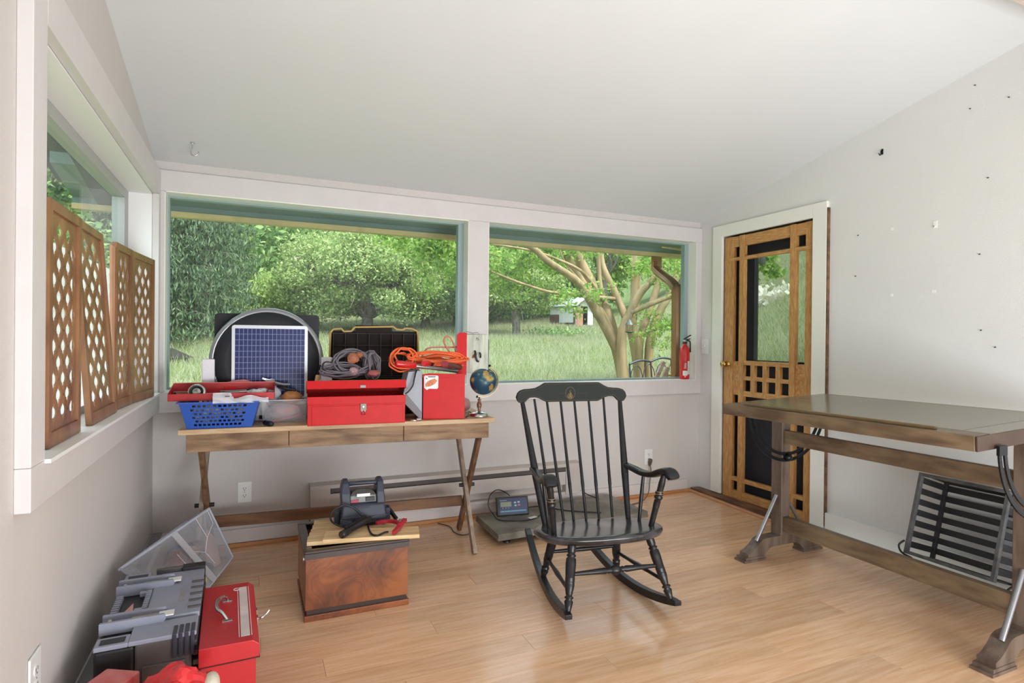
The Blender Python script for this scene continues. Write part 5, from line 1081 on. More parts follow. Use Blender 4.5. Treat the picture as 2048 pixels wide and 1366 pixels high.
M_clear = glass('clear_plastic', (.96, .965, .97), 1.45, .08, haze=.13)
cbn = thing('clear_bin', 'clear plastic bin of small parts between the blue basket and the big red toolbox', 'bin', (.155, 3.27, DT), math.radians(-3))
m = MB(); loft(m, [(0, -.10, .10, -.09, .03), (.115, -.115, .115, -.105, .042)]); m.f = m.f[2:] + m.f[:1]; m.f = [f for f in m.f if len(set(f)) == 4]; m.mi = [0] * len(m.f); m.sm = [False] * len(m.f)
m.build('bin_shell', M_clear, cbn, solid=.002)
rm = MB(); R4 = [(-.117, -.107), (.117, -.107), (.117, .044), (-.117, .044)]
for (a, b), (c_, d) in zip(R4, R4[1:] + R4[:1]): rm.beam((a, b, .115), (c_, d, .115), .006, .004)
rm.build('bin_rim', mat('clear_rim', (220, 222, 230), .3, alpha=.6), cbn)
crumple('parts_heap', 'pinkish and grey odds and ends heaped inside the clear bin', 'parts', (.15, 3.238, DT + .05), (.082, .05, .038), mat('parts_mix', (196, 120, 116), .6, c2=(150, 140, 150), vs=16, det=6), 21)
tag(MB().beam((.09, 3.20, DT + .006), (.235, 3.19, DT + .036), .012, .012).build('red_tube', M_rold), 'red tube slanting along the front inside the clear bin', 'tube')
crumple('orange_pad', 'orange brown leather pad sticking out of the clear bin', 'pad', (.185, 3.235, DT + .122), (.05, .036, .032), mat('orange_leather', (184, 130, 78), .6, c2=(150, 100, 58), vs=14), 23, amp=.15)
pa = crumple('grey_cloth', 'light grey crumpled cloth behind the pliers on the clear bin', 'cloth', (.09, 3.275, DT + .145), (.045, .026, .04), mat('grey_rag', (176, 178, 190), .8, var=.15, vs=25), 25)
pl_ = thing('slip_joint_pliers', 'steel pliers with dark grips lying over the clear bin', 'pliers', (.12, 3.28, DT + .187), 0)
MB().tube(smooth_path([(-.06, 0, .02), (-.02, -.01, .012), (.02, -.02, .002), (.06, -.03, .0)], 5), [.008] * 16, 8).build('plier_handle', M_steel, pl_); MB().tube(smooth_path([(0, 0, -.01), (.04, -.03, -.022), (.085, -.05, -.03)], 5), .008, 8).build('plier_handle', M_black, pl_)
MB().lathe([(.016, -.006), (.016, .006)], (-.03, 0, .016), (0, -1, .3), 14).build('plier_joint', M_steel, pl_); MB().beam((-.03, 0, .016), (-.075, .0, .034), .012, .014, w2=.008, h2=.008).build('plier_jaw', M_chrome, pl_)
# big red toolbox, lid ajar
bx = thing('red_toolbox', 'long flat red metal toolbox with its lid ajar at the front middle of the desk', 'toolbox', (.245, 2.998, DT), math.radians(-4.1))
BW, BD, BH = .475, .205, .142
m = MB()
MB().box(0, BW, -.0, .003, 0, BH).build('front_panel', M_rbox, bx, bevel=.001); MB().box(0, BW, BD - .003, BD, 0, BH).build('rear_panel', M_rbox, bx)
for a in (0, BW - .003): MB().box(a, a + .003, .003, BD - .003, 0, BH).build('end_panel', M_rbox, bx)
MB().box(.003, BW - .003, .003, BD - .003, 0, .003).build('toolbox_bottom', M_rdark, bx)
MB().box(.004, BW - .004, .02, BD - .004, .1, .104).build('inner_tray', M_rdark, bx)
MB().box(.020, BW - .012, -.003, 0, .004, .096).build('front_flap', M_rbox, bx, bevel=.001); MB().box(-.002, BW + .002, -.004, 0, .103, BH + .001).build('front_band', M_rbox, bx, bevel=.0015)
la = math.radians(9); Ml = Matrix.Translation((0, BD, BH)) @ Matrix.Rotation(-la, 4, 'X') @ Matrix.Translation((0, -BD, 0))
m = MB(); m.box(-.004, BW + .004, -.006, BD, .044, .047, M=Ml); m.box(-.004, BW + .004, -.008, -.005, .006, .047, M=Ml); m.box(-.005, -.002, -.006, BD, .004, .047, M=Ml); m.box(BW + .002, BW + .005, -.006, BD, .004, .047, M=Ml); m.box(-.004, BW + .004, BD - .003, BD, .0, .047, M=Ml)
m.build('lid', M_rbox, bx, bevel=.0012)
o = MB().box(-.014, .014, -.014, -.008, .008, .022, M=Matrix.Translation((.262, 0, 0))).build('hasp', M_steel, bx, bevel=.001); o.matrix_local = Ml
M_lst = mat('latch_steel', (132, 126, 116), .5, metal=.4)
lt = MB().box(.250, .280, -.009, -.004, .068, .105).build('latch', M_lst, bx, bevel=.0015); MB().tube([(.258, -.011, .07), (.256, -.013, .05), (.274, -.013, .05), (.272, -.011, .07)], .0018, 6).build('latch_bail', M_chrome, lt); MB().lathe([(.007, 0), (.004, .006)], (.265, -.009, .09), (0, -1, 0), 12).build('latch_boss', M_chrome, lt)
LT = DT + BH + .047 + .045    # roughly the lid top
# cable heap on the lid
M_cgrey = mat('cable_grey', (104, 98, 106), .45); M_orange = mat('cord_orange', (236, 104, 52), .45); M_salm = mat('cord_salmon', (206, 112, 100), .5)
def coil(name, label, c, rx, ry, rz, turns, r, m, seed, tiltv=(0, -1, .3), wob=.15, step=14, cat='cable'):
    q = random.Random(seed); pts = []; tv = Vector(tiltv).normalized(); u = tv.cross(Vector((0, 0, 1))).normalized(); w_ = u.cross(tv)
    for i in range(int(turns * step)):
        a = 2 * PI * i / step; k = 1 + wob * math.sin(i * .37 + seed) + q.uniform(-.04, .04)
        pts.append(Vector(c) + u * rx * k * math.cos(a) + w_ * ry * k * math.sin(a) + tv * rz * math.sin(i * .13 + seed * 2) + Vector((q.uniform(-1, 1), q.uniform(-1, 1), q.uniform(-1, 1))) * .004)
    return tag(MB().tube(smooth_path(pts, 3), r, 6).build(name, m), label, cat)
coil('cable_coil', 'large upright coil of dark grey cable heaped on the big red toolbox', (.475, 3.13, LT + .068), .088, .056, .034, 13, .0046, M_cgrey, 1)
coil('cable_coil', 'flatter coil of grey cable at the left of the heap on the red toolbox', (.415, 3.10, LT + .030), .09, .030, .024, 8, .0042, M_cgrey, 2, (0, -1, .8))
coil('cable_coil', 'bundle of grey cable strands at the right of the heap on the red toolbox', (.575, 3.12, LT + .055), .032, .070, .026, 8, .0046, M_cgrey, 3, (.5, -1, .1))
cable('black lead looping off the left end of the cable heap', [(.44, 3.10, LT + .01), (.37, 3.08, LT + .02), (.325, 3.08, LT + .045), (.335, 3.09, LT + .075), (.39, 3.10, LT + .07), (.44, 3.11, LT + .06)], .0042)
crumple('tan_leather_strap', 'crumpled tan leather piece on top of the grey cable coil', 'strap', (.475, 3.085, LT + .095), (.028, .012, .028), mat('tan_leather', (146, 88, 56), .55, var=.2, vs=20), 31); crumple('tan_leather_strap', 'second tan scrap at the upper right of the grey cable coil', 'strap', (.508, 3.095, LT + .112), (.020, .012, .014), bpy.data.materials['tan_leather'], 33)
crumple('clear_wrap', 'pale translucent wrap in the middle of the grey cable coil', 'wrap', (.475, 3.075, LT + .03), (.022, .012, .02), mat('pale_wrap', (176, 140, 144), .3, alpha=.7), 35); crumple('pink_bundle', 'pink cloth bundle under the right side of the cable heap', 'cloth', (.575, 3.07, LT + .018), (.03, .02, .016), mat('pink_cloth', (150, 80, 78), .7, var=.15, vs=20), 37)
# big black and yellow organizer lid behind
M_org = mat('organizer_black', (34, 24, 20), .6, spec=.2, var=.2, vs=6); M_yel = mat('organizer_yellow', (176, 142, 60), .45)
og = thing('open_organizer_case', 'large black and mustard tool organizer standing open behind the cable heap', 'tool case', (.655, 3.47, DT), math.radians(-3))
MB().box(-.25, .25, .0, .012, .20, .475).build('lid_inner', M_org, og); gm = MB()
for i in range(8): gm.box(-.235 + i * .067 - .001, -.235 + i * .067 + .001, -.022, 0, .21, .46)
for z_ in (.21, .30, .39, .46): gm.box(-.24, .24, -.022, 0, z_ - .001, z_ + .001)
gm.build('compartment_ribs', mat('organizer_rib', (62, 50, 44), .5), og)
yr = MB(); out = [(-.258, .20), (-.250, .462), (-.236, .482), (-.19, .487), (-.178, .47), (-.135, .472), (-.115, .496), (.105, .502), (.125, .486), (.165, .484), (.178, .494), (.215, .492), (.248, .478), (.253, .45), (.258, .20)]
for a, b in zip(out[:-1], out[1:]): yr.beam((a[0], -.012, a[1]), (b[0], -.012, b[1]), .034, .009, (0, 0, 1) if abs(b[0] - a[0]) > .02 else (1, 0, 0))
yr.build('mustard_rim', M_yel, og); MB().box(-.11, .10, -.006, .01, .475, .508).build('lid_latch', M_org, og)
MB().box(-.25, .25, -.16, .0, .0, .20).build('case_base', M_org, og, bevel=.006); MB().box(-.26, .26, -.165, .0, .185, .20).build('base_rim', M_yel, og, bevel=.002)
# orange extension cord, pipes, tall red box, grey case
coil('extension_cord', 'heap of bright orange extension cord on the tall red box', (.93, 3.10, 1.080), .140, .036, .026, 15, .0052, M_orange, 5, (0, -1, 1.3), .22, 16, 'cord')
coil('extension_cord', 'loops of orange cord hanging left of the tall red box towards the cable heap', (.735, 3.10, 1.085), .060, .052, .034, 5, .005, M_orange, 6, (.1, -1, .4), .2, 14, 'cord')
cable('salmon coloured cord standing up in a loop above the orange cord', [(.86, 3.16, 1.10), (.90, 3.17, 1.145), (1.03, 3.16, 1.150), (1.09, 3.15, 1.152), (1.10, 3.15, 1.13), (1.04, 3.14, 1.10), (.99, 3.15, 1.16), (.985, 3.15, 1.20), (1.01, 3.15, 1.21), (1.035, 3.14, 1.17), (1.05, 3.13, 1.10)], .0045, M_salm, 'cord')
tb = thing('tall_red_box', 'tall red metal tool chest standing on end with its lid swung open to the right', 'toolbox', (.835, 3.045, DT), math.radians(-12))
MB().box(0, .225, 0, .004, 0, .225).build('front_panel', M_rbox, tb, bevel=.0015); MB().box(0, .004, .0045, .25, 0, .225).build('side_panel', M_rbox, tb); MB().box(.221, .225, .0045, .25, 0, .225).build('side_panel', M_rbox, tb)
MB().box(.004, .221, .246, .25, 0, .225).build('rear_panel', M_rbox, tb); MB().box(.004, .221, .0045, .246, .0, .004).build('box_bottom', M_rdark, tb); MB().box(.0045, .2205, .0045, .2455, .205, .212).build('inner_tray', M_rdark, tb)
MB().prism([(-.001, .224), (.226, .224), (.226, .243), (.03, .248), (-.001, .243)], (0, .001, 0), (1, 0, 0), (0, 0, 1), .004).build('front_lip', M_rbox, tb, bevel=.001)
st = MB(); st.prism([(.006, .170), (.020, .158), (.032, .165), (.076, .164), (.080, .170), (.081, .231), (.076, .236), (.010, .236), (.005, .230)], (0, -.0008, 0), (1, 0, 0), (0, 0, 1), .0012).build('sticker', M_white, tb)
MB().prism([(.014, .174), (.040, .178), (.064, .192), (.074, .208), (.062, .220), (.044, .214), (.022, .204), (.012, .190)], (0, -.0019, 0), (1, 0, 0), (0, 0, 1), .0008).build('sticker_print', mat('sticker_orange', (226, 132, 84), .5, c2=(160, 96, 52), vs=90), tb)
MB().box(.012, .074, -.0018, -.0014, .2325, .2335).box(.0115, .0125, -.0018, -.0014, .17, .2335).box(.0735, .0745, -.0018, -.0014, .17, .2335).box(.026, .066, -.0018, -.0014, .226, .231).box(.015, .022, -.0018, -.0014, .217, .223).build('sticker_lines', M_black, tb)
# open lid: red box-section edge and white inside
ld = thing('open_box_lid', 'upright red toolbox lid with a worn white inner face and black handle, behind the globe', 'lid', (1.10, 3.10, 1.005), math.radians(-36))
def rrect(w_, h, r, n=5, corners=(1, 1, 1, 1)):
    P_ = []
    for k, (cx2, cz2, a0) in enumerate(((w_ - r, r, -90), (w_ - r, h - r, 0), (r, h - r, 90), (r, r, 180))):
        if not corners[k]: P_.append(((w_, 0), (w_, h), (0, h), (0, 0))[k]); continue
        for i in range(n + 1): a = math.radians(a0 + 90 * i / n); P_.append((cx2 + r * math.cos(a), cz2 + r * math.sin(a)))
    return P_
MB().prism(rrect(.125, .218, .022, 5, (1, 1, 0, 0)), (0.0, 0, 0), (1, 0, 0), (0, 0, 1), .006).build('white_inner_face', mat('worn_white', (216, 222, 206), .5, c2=(176, 180, 168), vs=6, stretch=(6, 1, 1)), ld, bevel=.001)
m = MB(); m.prism([(0, 0), (.055, .0), (.055, .225), (.042, .238), (0, .238)], (.0, -.002, -.010), (-.93, -.36, 0), (0, 0, 1), .010); m.build('red_end_section', M_rbox, ld, bevel=.0015)
MB().tube([(.125, .004, .03), (.126, .004, .19), (.105, .004, .217), (.0, .004, .219)], .0022, 6).build('dark_edge', M_black, ld)
MB().tube(smooth_path([(.05, -.006, .125), (.058, -.022, .11), (.06, -.026, .095), (.066, -.02, .072), (.07, -.006, .068)], 4), .006, 8).build('carry_handle', M_black, ld); MB().tube(smooth_path([(.078, -.006, .115), (.086, -.02, .105), (.082, -.006, .09)], 4), .005, 8).build('handle_end', M_black, ld); MB().prism([(.03, .085), (.05, .09), (.055, .12), (.035, .10)], (0, -.004, 0), (1, 0, 0), (0, 0, 1), .001).build('rust_stain', mat('rust', (140, 92, 60), .8), ld)
text('75', .020, M_black, ld, frame((.062, -.0036, .192), (1, 0, 0), (0, 0, 1)))
MB().tube([(-.02, 0, .229), (.0, 0, .236), (.03, 0, .226), (.06, 0, .230), (.07, 0, .222)], .002, 6).build('top_wire', M_chrome, ld)
gc = thing('grey_tool_case', 'silver grey plastic tool case leaning between the long toolbox and the tall red box', 'tool case', (.781, 3.06, DT), math.radians(-4)); M_gc = mat('case_grey', (148, 152, 164), .42, var=.06)
MB().prism([(.045, .0), (.052, .0), (.052, .262), (-.022, .255), (-.050, .13), (-.048, .10)], (0, .08, 0), (1, 0, 0), (0, 0, 1), .16).build('case_body', M_gc, gc, bevel=.004); MB().prism([(.042, .0), (.05, .04), (-.03, .135), (-.052, .118), (-.048, .095)], (0, -.002, 0), (1, 0, 0), (0, 0, 1), .012).build('case_base', mat('case_dark_grey', (112, 108, 112), .5), gc, bevel=.002)
cable('black cable hanging down behind the grey tool case edge', [(.80, 3.05, 1.03), (.785, 3.035, .99), (.775, 3.03, .95), (.755, 3.03, .92), (.735, 3.03, .905)], .004)
# pipe handles
rod('red_grip_bar', 'steel bar with red rubber grip pointing left over the tall red box', 'bar', (.672, 2.985, 1.068), (1.03, 3.05, 1.020), .0105, M_steel, (('red_grip', -.0, .31, .0175, M_red),))
rod('bolt_cutter', 'red ended black handle lying on the orange cord, middle of the three handles', 'bolt cutter', (.825, 2.99, 1.066), (.96, 3.16, 1.052), .012, M_black, (('red_end', -.05, .30, .0165, M_red),)); rod('bolt_cutter', 'dark handle with a hollow red end pointing at the camera, rightmost of the three handles', 'bolt cutter', (.915, 2.93, 1.066), (1.06, 3.09, 1.038), .014, mat('brown_grip', (96, 52, 48), .5), (('red_end', -.03, .10, .0185, mat('dull_red', (150, 52, 66), .5)),))
MB().lathe([(.007, 0), (.0, .001)], (.668, 2.985, 1.0685), (-1, -.15, .13), 8)
cl = tag(MB().tube(smooth_path([(.80, 2.99, DT + .004), (.77, 2.985, DT + .006), (.745, 3.0, DT + .005), (.72, 3.02, DT + .005)], 4), .004, 6).lathe([(.009, -.012), (.009, .012)], (.795, 2.985, DT + .009), (1, .2, 0), 10).build('cable_clip', M_chrome), 'small metal cable clip at the desk edge before the grey case', 'clip')
# wooden handle tool
wh = rod('wooden_handle_tool', 'tool with a short pale wooden handle standing behind the big red toolbox', 'tool', (.298, 3.26, DT + .115), (.318, 3.25, DT + .235), .0125, mat('handle_wood', (206, 164, 120), .5, var=.08, vs=20), (('tool_tip', 1.0, 1.45, .006, M_darkmetal),))
# solar attic fan: dome with panel, backing plate, foam blocks
M_dome = mat('dome_black', (34, 35, 40), .5, var=.05, spec=.3); M_domr = mat('dome_rim', (150, 152, 156), .3, metal=.4)
sf = thing('solar_attic_fan', 'round black solar attic fan with a blue panel standing upright on the desk', 'fan', (.075, 3.43, DT), math.radians(-2))
n_ = 40; m = MB(); R_ = .283; cz2 = .305
def disk(r, y): return [(r * math.cos(a), y, cz2 + r * math.sin(a)) for a in [2 * PI * i / n_ for i in range(n_)]]
prof = [(.205, -.090), (.235, -.088), (.25, -.08), (.262, -.062), (.270, -.03), (.283, .0), (.289, .03)]
m.lathe([(r, -y) for r, y in prof], (0, 0, cz2), (0, -1, 0), 48); m.v = [(x, y, max(z, .001)) for x, y, z in m.v]; m.build('dome', M_dome, sf)
m = MB(); m.lathe([(.262, .062), (.272, .066), (.286, .02), (.287, -.03), (.283, .0), (.270, .03), (.262, .062)], (0, 0, cz2), (0, -1, 0), 48); m.v = [(x, y, max(z, .001)) for x, y, z in m.v]; m.build('dome_rim', M_domr, sf)
MB().prism(rrect(.53, .56, .02), (-.265, .045, .0), (1, 0, 0), (0, 0, 1), .012).build('square_flange', M_dome, sf, bevel=.002)
M_pan = mat('solar_frame', (206, 208, 214), .35, metal=.3); M_cell = mat('solar_cell', (34, 48, 112), .35, c2=(24, 34, 86), vs=12, spec=.3)
pn = MB().prism(rrect(.37, .42, .014), (-.172, -.100, .075), (1, 0, 0), (0, 0, 1), .014).build('panel_frame', M_pan, sf, bevel=.001); pn.rotation_euler = (0, 0, 0)
ce = MB().box(-.157, .183, -.1082, -.1075, .092, .478).build('panel_back', mat('solar_lines', (136, 146, 178), .5), sf)
nc, nr = 17, 13; cw = .34 / nc; ch_ = .386 / nr; proto = None
for i in range(nc):
    for j in range(nr):
        if proto is None: proto = MB().box(0, cw - .0022, -.0003, 0, 0, ch_ - .0022).build('solar_cell', M_cell, sf); o = proto
        else: o = proto.copy(); COL.objects.link(o)
        o.location = (-.157 + i * cw + .0011, -.1083, .092 + j * ch_ + .0011)
M_foam = mat('white_foam', (232, 230, 238), .8, bump=.2, bs=120)
tag(MB().box(-.236, -.179, 3.335, 3.393, DT, DT + .318).build('foam_block', M_foam, bevel=.004), 'white foam block standing at the left of the solar fan', 'foam block', 'foam blocks beside the solar fan')
tag(MB().box(.342, .400, 3.335, 3.393, DT, DT + .325).build('foam_block', M_foam, bevel=.004), 'white foam block standing at the right of the solar fan', 'foam block', 'foam blocks beside the solar fan')
# globe
gb = thing('desk_globe', 'small desk globe on a turned stand at the right end of the desk', 'globe', (1.165, 3.065, DT)); M_ocean = bpy.data.materials.new('globe_map'); M_ocean.use_nodes = True
nt = M_ocean.node_tree; b = nt.nodes['Principled BSDF']; t_ = nt.nodes.new('ShaderNodeTexCoord'); n1 = nt.nodes.new('ShaderNodeTexNoise'); n1.inputs['Scale'].default_value = 15; n1.inputs['Detail'].default_value = 7
r_ = nt.nodes.new('ShaderNodeValToRGB'); e = r_.color_ramp.elements; e[0].position = .50; e[0].color = (*lin((28, 70, 96)), 1); e[1].position = .62; e[1].color = (*lin((190, 164, 92)), 1); x = e.new(.56); x.color = (*lin((52, 104, 112)), 1)
nt.links.new(t_.outputs['Object'], n1.inputs['Vector']); nt.links.new(n1.outputs['Fac'], r_.inputs['Fac']); nt.links.new(r_.outputs[0], b.inputs['Base Color']); b.inputs['Roughness'].default_value = .3
GR, GZ = .077, .197
MB().lathe([(GR * math.sin(PI * i / 20), -GR * math.cos(PI * i / 20)) for i in range(21)], (.024, 0, GZ), (.4, 0, .92), 32).build('globe_ball', M_ocean, gb)
land = MB()
for (th, ph, w_, h_) in ((-95, 38, .020, .020), (-75, -22, .017, .022), (-82, 20, .008, .010), (-60, 48, .014, .008)):
    a, b2_ = math.radians(th), math.radians(ph); nrm = Vector((math.cos(a) * math.cos(b2_), math.sin(a) * math.cos(b2_), math.sin(b2_))); u_ = nrm.cross(Vector((0, 0, 1))).normalized(); v_ = u_.cross(nrm); q = random.Random(th)
    ring = [(nrm + (u_ * math.cos(2 * PI * i / 14) * w_ + v_ * math.sin(2 * PI * i / 14) * h_) * q.uniform(.6, 1.25) / GR).normalized() * (GR + .0006) + Vector((.024, 0, GZ)) for i in range(14)]
    land.add([nrm * (GR + .0009) + Vector((.024, 0, GZ))] + ring, [(0, i + 1, (i + 1) % 14 + 1) for i in range(14)])
land.build('continent', mat('continent', (188, 160, 88), .4, c2=(150, 110, 60), vs=60), gb)
arcp = [(.024 + (GR + .012) * math.cos(a), 0, GZ + (GR + .012) * math.sin(a)) for a in [math.radians(-112 + 180 * i / 30) for i in range(31)]]
m = MB()
for a, b_ in zip(arcp[:-1], arcp[1:]): m.beam(a, b_, .010, .005, (Vector(a) - Vector((.024, 0, GZ))))
m.build('meridian_arc', mat('arc_brass', (178, 158, 120), .35, metal=.7), gb); MB().lathe([(.006, 0), (.008, .006), (.004, .014)], (.058, 0, GZ + .080), (.4, 0, .9), 10).build('axis_cap', M_darkmetal, gb); MB().lathe([(.005, -.014), (.007, -.006), (.003, 0)], (-.010, 0, GZ - .080), (.4, 0, .9), 10).build('axis_cap', M_darkmetal, gb)
MB().lathe([(.052, 0), (.054, .008), (.050, .012), (.046, .018), (.030, .024), (.012, .027), (.008, .032)], n=28).build('base', M_chrome, gb)
MB().lathe([(.008, .03), (.010, .034), (.007, .038), (.013, .055), (.014, .068), (.009, .080), (.006, .086), (.010, .090), (.010, .094), (.005, .098), (.005, .108)], n=16).build('turned_stem', mat('stem_wood', (112, 76, 48), .35, coat=.4), gb)
# clear box with film behind the globe
crumple('film_wrapped_parcel', 'pinkish film wrapped parcel between the tall red box and the globe stand', 'parcel', (1.135, 3.27, DT + .045), (.05, .05, .045), mat('pink_film', (206, 150, 150), .3, alpha=.7), 41, amp=.12)
cable('thin dark cable over the right end of the desk by the globe', [(1.07, 3.02, DT + .004), (1.10, 3.06, DT + .012), (1.125, 3.13, DT + .02), (1.15, 3.16, DT + .01)], .003)
# ================================================================ THINGS ON THE FLOOR, LEFT
# grey plastic toolbox lying on its back
M_tg = mat('toolbox_grey', (148, 151, 168), .4, var=.06, vs=10); M_tgd = mat('toolbox_charcoal', (88, 84, 84), .5, var=.05); M_tbk = mat('toolbox_black', (28, 28, 30), .45)
gt = thing('grey_plastic_toolbox', 'large grey plastic toolbox with two clear latches lying on its back by the left wall', 'toolbox', (-.413, 2.005, 0), math.radians(1.5))
GW, GL, GH = .262, .565, .300
MB().box(.10, GW - .012, .004, GL - .004, 0, GH - .012).build('body', M_tgd, gt, bevel=.008); MB().box(0, .10, .0, GL, 0, GH - .014).build('lid_half', M_tbk, gt, bevel=.008)
def slab(a, b, c_, d, z0, z1, nm, m_, bev=.003): return MB().box(a, b, c_, d, z0, z1).build(nm, m_, gt, bevel=bev)
slab(.085, GW, 0, .115, GH - .014, GH, 'face_panel', M_tg); slab(.12, GW, .455, GL - .03, GH - .016, GH - .001, 'face_panel', M_tg); slab(.108, GW + .002, .128, .442, GH - .013, GH + .004, 'centre_panel', M_tg)
slab(.0, .085, 0, .06, GH - .014, GH, 'face_panel', M_tg); slab(0, .085, .50, GL, GH - .014, GH, 'face_panel', M_tg); slab(.012, .075, .012, .045, GH + .0005, GH + .0012, 'dark_recess', M_tbk, 0); slab(.012, .075, .515, .548, GH + .0005, GH + .0012, 'dark_recess', M_tbk, 0)
for y_ in (.108, .165, .395, .452): MB().prism([(0, 0), (.150, 0), (.168, .008), (.176, .022), (.170, .036), (0, .036)], (-.004, y_, GH - .012), (1, 0, 0), (0, 0, 1), .010).build('raised_rib', M_tg, gt, bevel=.002)
M_yc = mat('latch_yellowish', (176, 170, 136), .25, alpha=.85)
for y_ in (.137, .424):
    MB().box(.075, .175, y_ - .016, y_ + .016, GH + .0045, GH + .012).build('latch', M_yc, gt, bevel=.002); MB().box(.150, .192, y_ - .026, y_ + .010, GH + .0125, GH + .017).build('latch_tag', M_white, gt, bevel=.001); MB().box(.040, .075, y_ - .014, y_ + .014, GH - .0, GH + .010).build('latch_hook', M_tg, gt, bevel=.003); MB().box(.012, .022, y_ - .018, y_ + .018, GH, GH + .014).build('latch_pin', mat('latch_cream', (196, 190, 170), .4) if 'latch_cream' not in bpy.data.materials else bpy.data.materials['latch_cream'], gt, bevel=.002)
slab(.005, .105, .19, .37, GH - .013, GH - .010, 'handle_recess', M_tbk, 0)
MB().prism([(.0, .0), (.035, .0), (.035, .16), (.0, .16), (0, .14), (.02, .14), (.02, .02), (0, .02)], (.072, .20, GH + .004), (1, 0, 0), (0, 1, 0), .012).build('handle', M_tg, gt, bevel=.002)
for i in range(9): slab(.094, .108, .208 + i * .017, .216 + i * .017, GH + .010, GH + .014, 'grip_rib', M_tg, .001)
for i in range(9): slab(.004, .024, .205 + i * .018, .213 + i * .018, GH - .010, GH + .006, 'grip_rib', M_tg, .001)
MB().prism([(.032, .215), (.066, .235), (.058, .31)], (0, 0, GH - .008), (1, 0, 0), (0, 1, 0), .002).build('red_sticker', mat('faded_red', (206, 150, 146), .5), gt)
for i in range(5): slab(GW - .035, GW + .004, .165 + i * .055, .178 + i * .055, GH + .0045, GH + .008, 'edge_notch', M_tgd, .001)
for i in range(4): slab(.198 + i * .016, .209 + i * .016, -.005, .055, GH - .07, GH + .004, 'corner_bumper', mat('bumper_blue_black', (52, 54, 68), .4) if i == 0 else bpy.data.materials['bumper_blue_black'], .002)
slab(.185, GW + .002, GL - .035, GL + .012, GH - .10, GH + .012, 'far_bumper', M_tbk, .004); slab(.10, .19, GL - .02, GL, GH - .016, GH + .012, 'far_flange', M_tgd, .003)
for i in range(3): slab(GW - .010, GW + .001 + i * .003, .01, GL - .01, GH - .05 - i * .03, GH - .035 - i * .03, 'side_groove', M_tgd, .002)
slab(.12, GW - .03, -.002, .004, .05, GH - .08, 'end_step', M_tgd, .002)
text('STANLEY', .026, mat('faded_lettering', (150, 148, 140), .5), gt, frame((.205, .285, GH + .0042), (0, 1, 0), (-1, 0, 0)))
# red metal toolbox on the floor
rt = thing('red_floor_toolbox', 'red metal toolbox with chrome handle and white band on the floor, lower left', 'toolbox', (-.142, 1.962, 0), math.radians(2)); RW, RL, RH = .168, .475, .26
M_rfl = mat('toolbox_old_red', (188, 30, 38), .4, var=.08, vs=5, coat=.2)
MB().box(.004, RW - .01, .004, RL - .004, 0, .205).build('body', M_rfl, rt, bevel=.003)
m = MB(); v = []
for y_ in (0, RL): v += [(0, y_, .205), (RW, y_, .205), (RW, y_, .245), (RW - .02, y_, RH), (.0, y_, RH + .002)]
m.add(v, [(4, 3, 2, 1, 0), (5, 6, 7, 8, 9), (0, 1, 6, 5), (1, 2, 7, 6), (2, 3, 8, 7), (3, 4, 9, 8), (4, 0, 5, 9)]); m.build('lid', M_rfl, rt, bevel=.002)
MB().box(-.001, RW + .0015, -.0015, .0, .203, .206).box(RW, RW + .0015, 0, RL, .203, .206).build('lid_seam', M_rdark, rt)
def zt_lid(x): return RH + .002 - .002 * x / (RW - .02)
hp = smooth_path([(.078, .325, RH + .006), (.066, .30, RH + .028), (.050, .275, RH + .032), (.044, .235, RH + .032), (.048, .195, RH + .032), (.062, .175, RH + .026), (.076, .165, RH + .006)], 5); MB().tube(hp, .0058, 10).build('handle', M_chrome, rt)
for y_ in (.325, .165): MB().box(.062, .092, y_ - .008, y_ + .008, RH - .0, RH + .004).build('handle_bracket', M_chrome, rt, bevel=.001)
MB().box(.116, .142, .035, .43, RH + .0008, RH + .0016).build('white_band', mat('worn_white_band', (216, 206, 202), .5, var=.1, vs=10), rt); MB().box(.110, .112, .035, .40, RH + .001, RH + .0018).box(.146, .148, .035, .43, RH + .0005, RH + .0012).build('band_line', M_white, rt)
MB().tube([(.108 + .010 * math.cos(a), .415 + .010 * math.sin(a), RH + .0018) for a in [2 * PI * i / 14 for i in range(14)]], .0016, 4, True).build('emblem_ring', M_white, rt)
for y_ in (.30, .24): MB().box(RW, RW + .006, y_ - .012, y_ + .012, .19, .225).build('latch', M_chrome, rt, bevel=.001)
MB().tube(smooth_path([(RW + .004, .24, .215), (RW + .018, .232, .222), (RW + .030, .24, .226), (RW + .042, .245, .238)], 4), .004, 8).build('latch_bail', M_chrome, rt)
# crumpled red plastic bag, white roll, red box corner at the picture's bottom edge
crumple('red_plastic_bag', 'crumpled glossy red plastic bag at the bottom edge of the photo', 'bag', (-.19, 1.80, .215), (.095, .07, .085), mat('red_bag', (206, 28, 34), .22, coat=.5, var=.08, vs=8), 51, sub=4, amp=.35)
crumple('white_roll', 'rounded white plastic roll end beside the red plastic bag', 'roll', (-.098, 1.79, .245), (.022, .04, .028), mat('ivory', (216, 208, 190), .4), 53, amp=.03)
rb = thing('pink_red_carton', 'faded red and white carton edge between the grey toolbox and the left baseboard', 'carton', (-.36, 1.87, 0), math.radians(-30)); MB().box(-.05, .05, -.07, .07, 0, .262).build('carton', mat('faded_red_carton', (186, 56, 58), .5, c2=(206, 130, 126), vs=9), rb, bevel=.004); MB().box(-.052, .052, -.072, -.068, .245, .256).build('white_strip', M_white, rb)
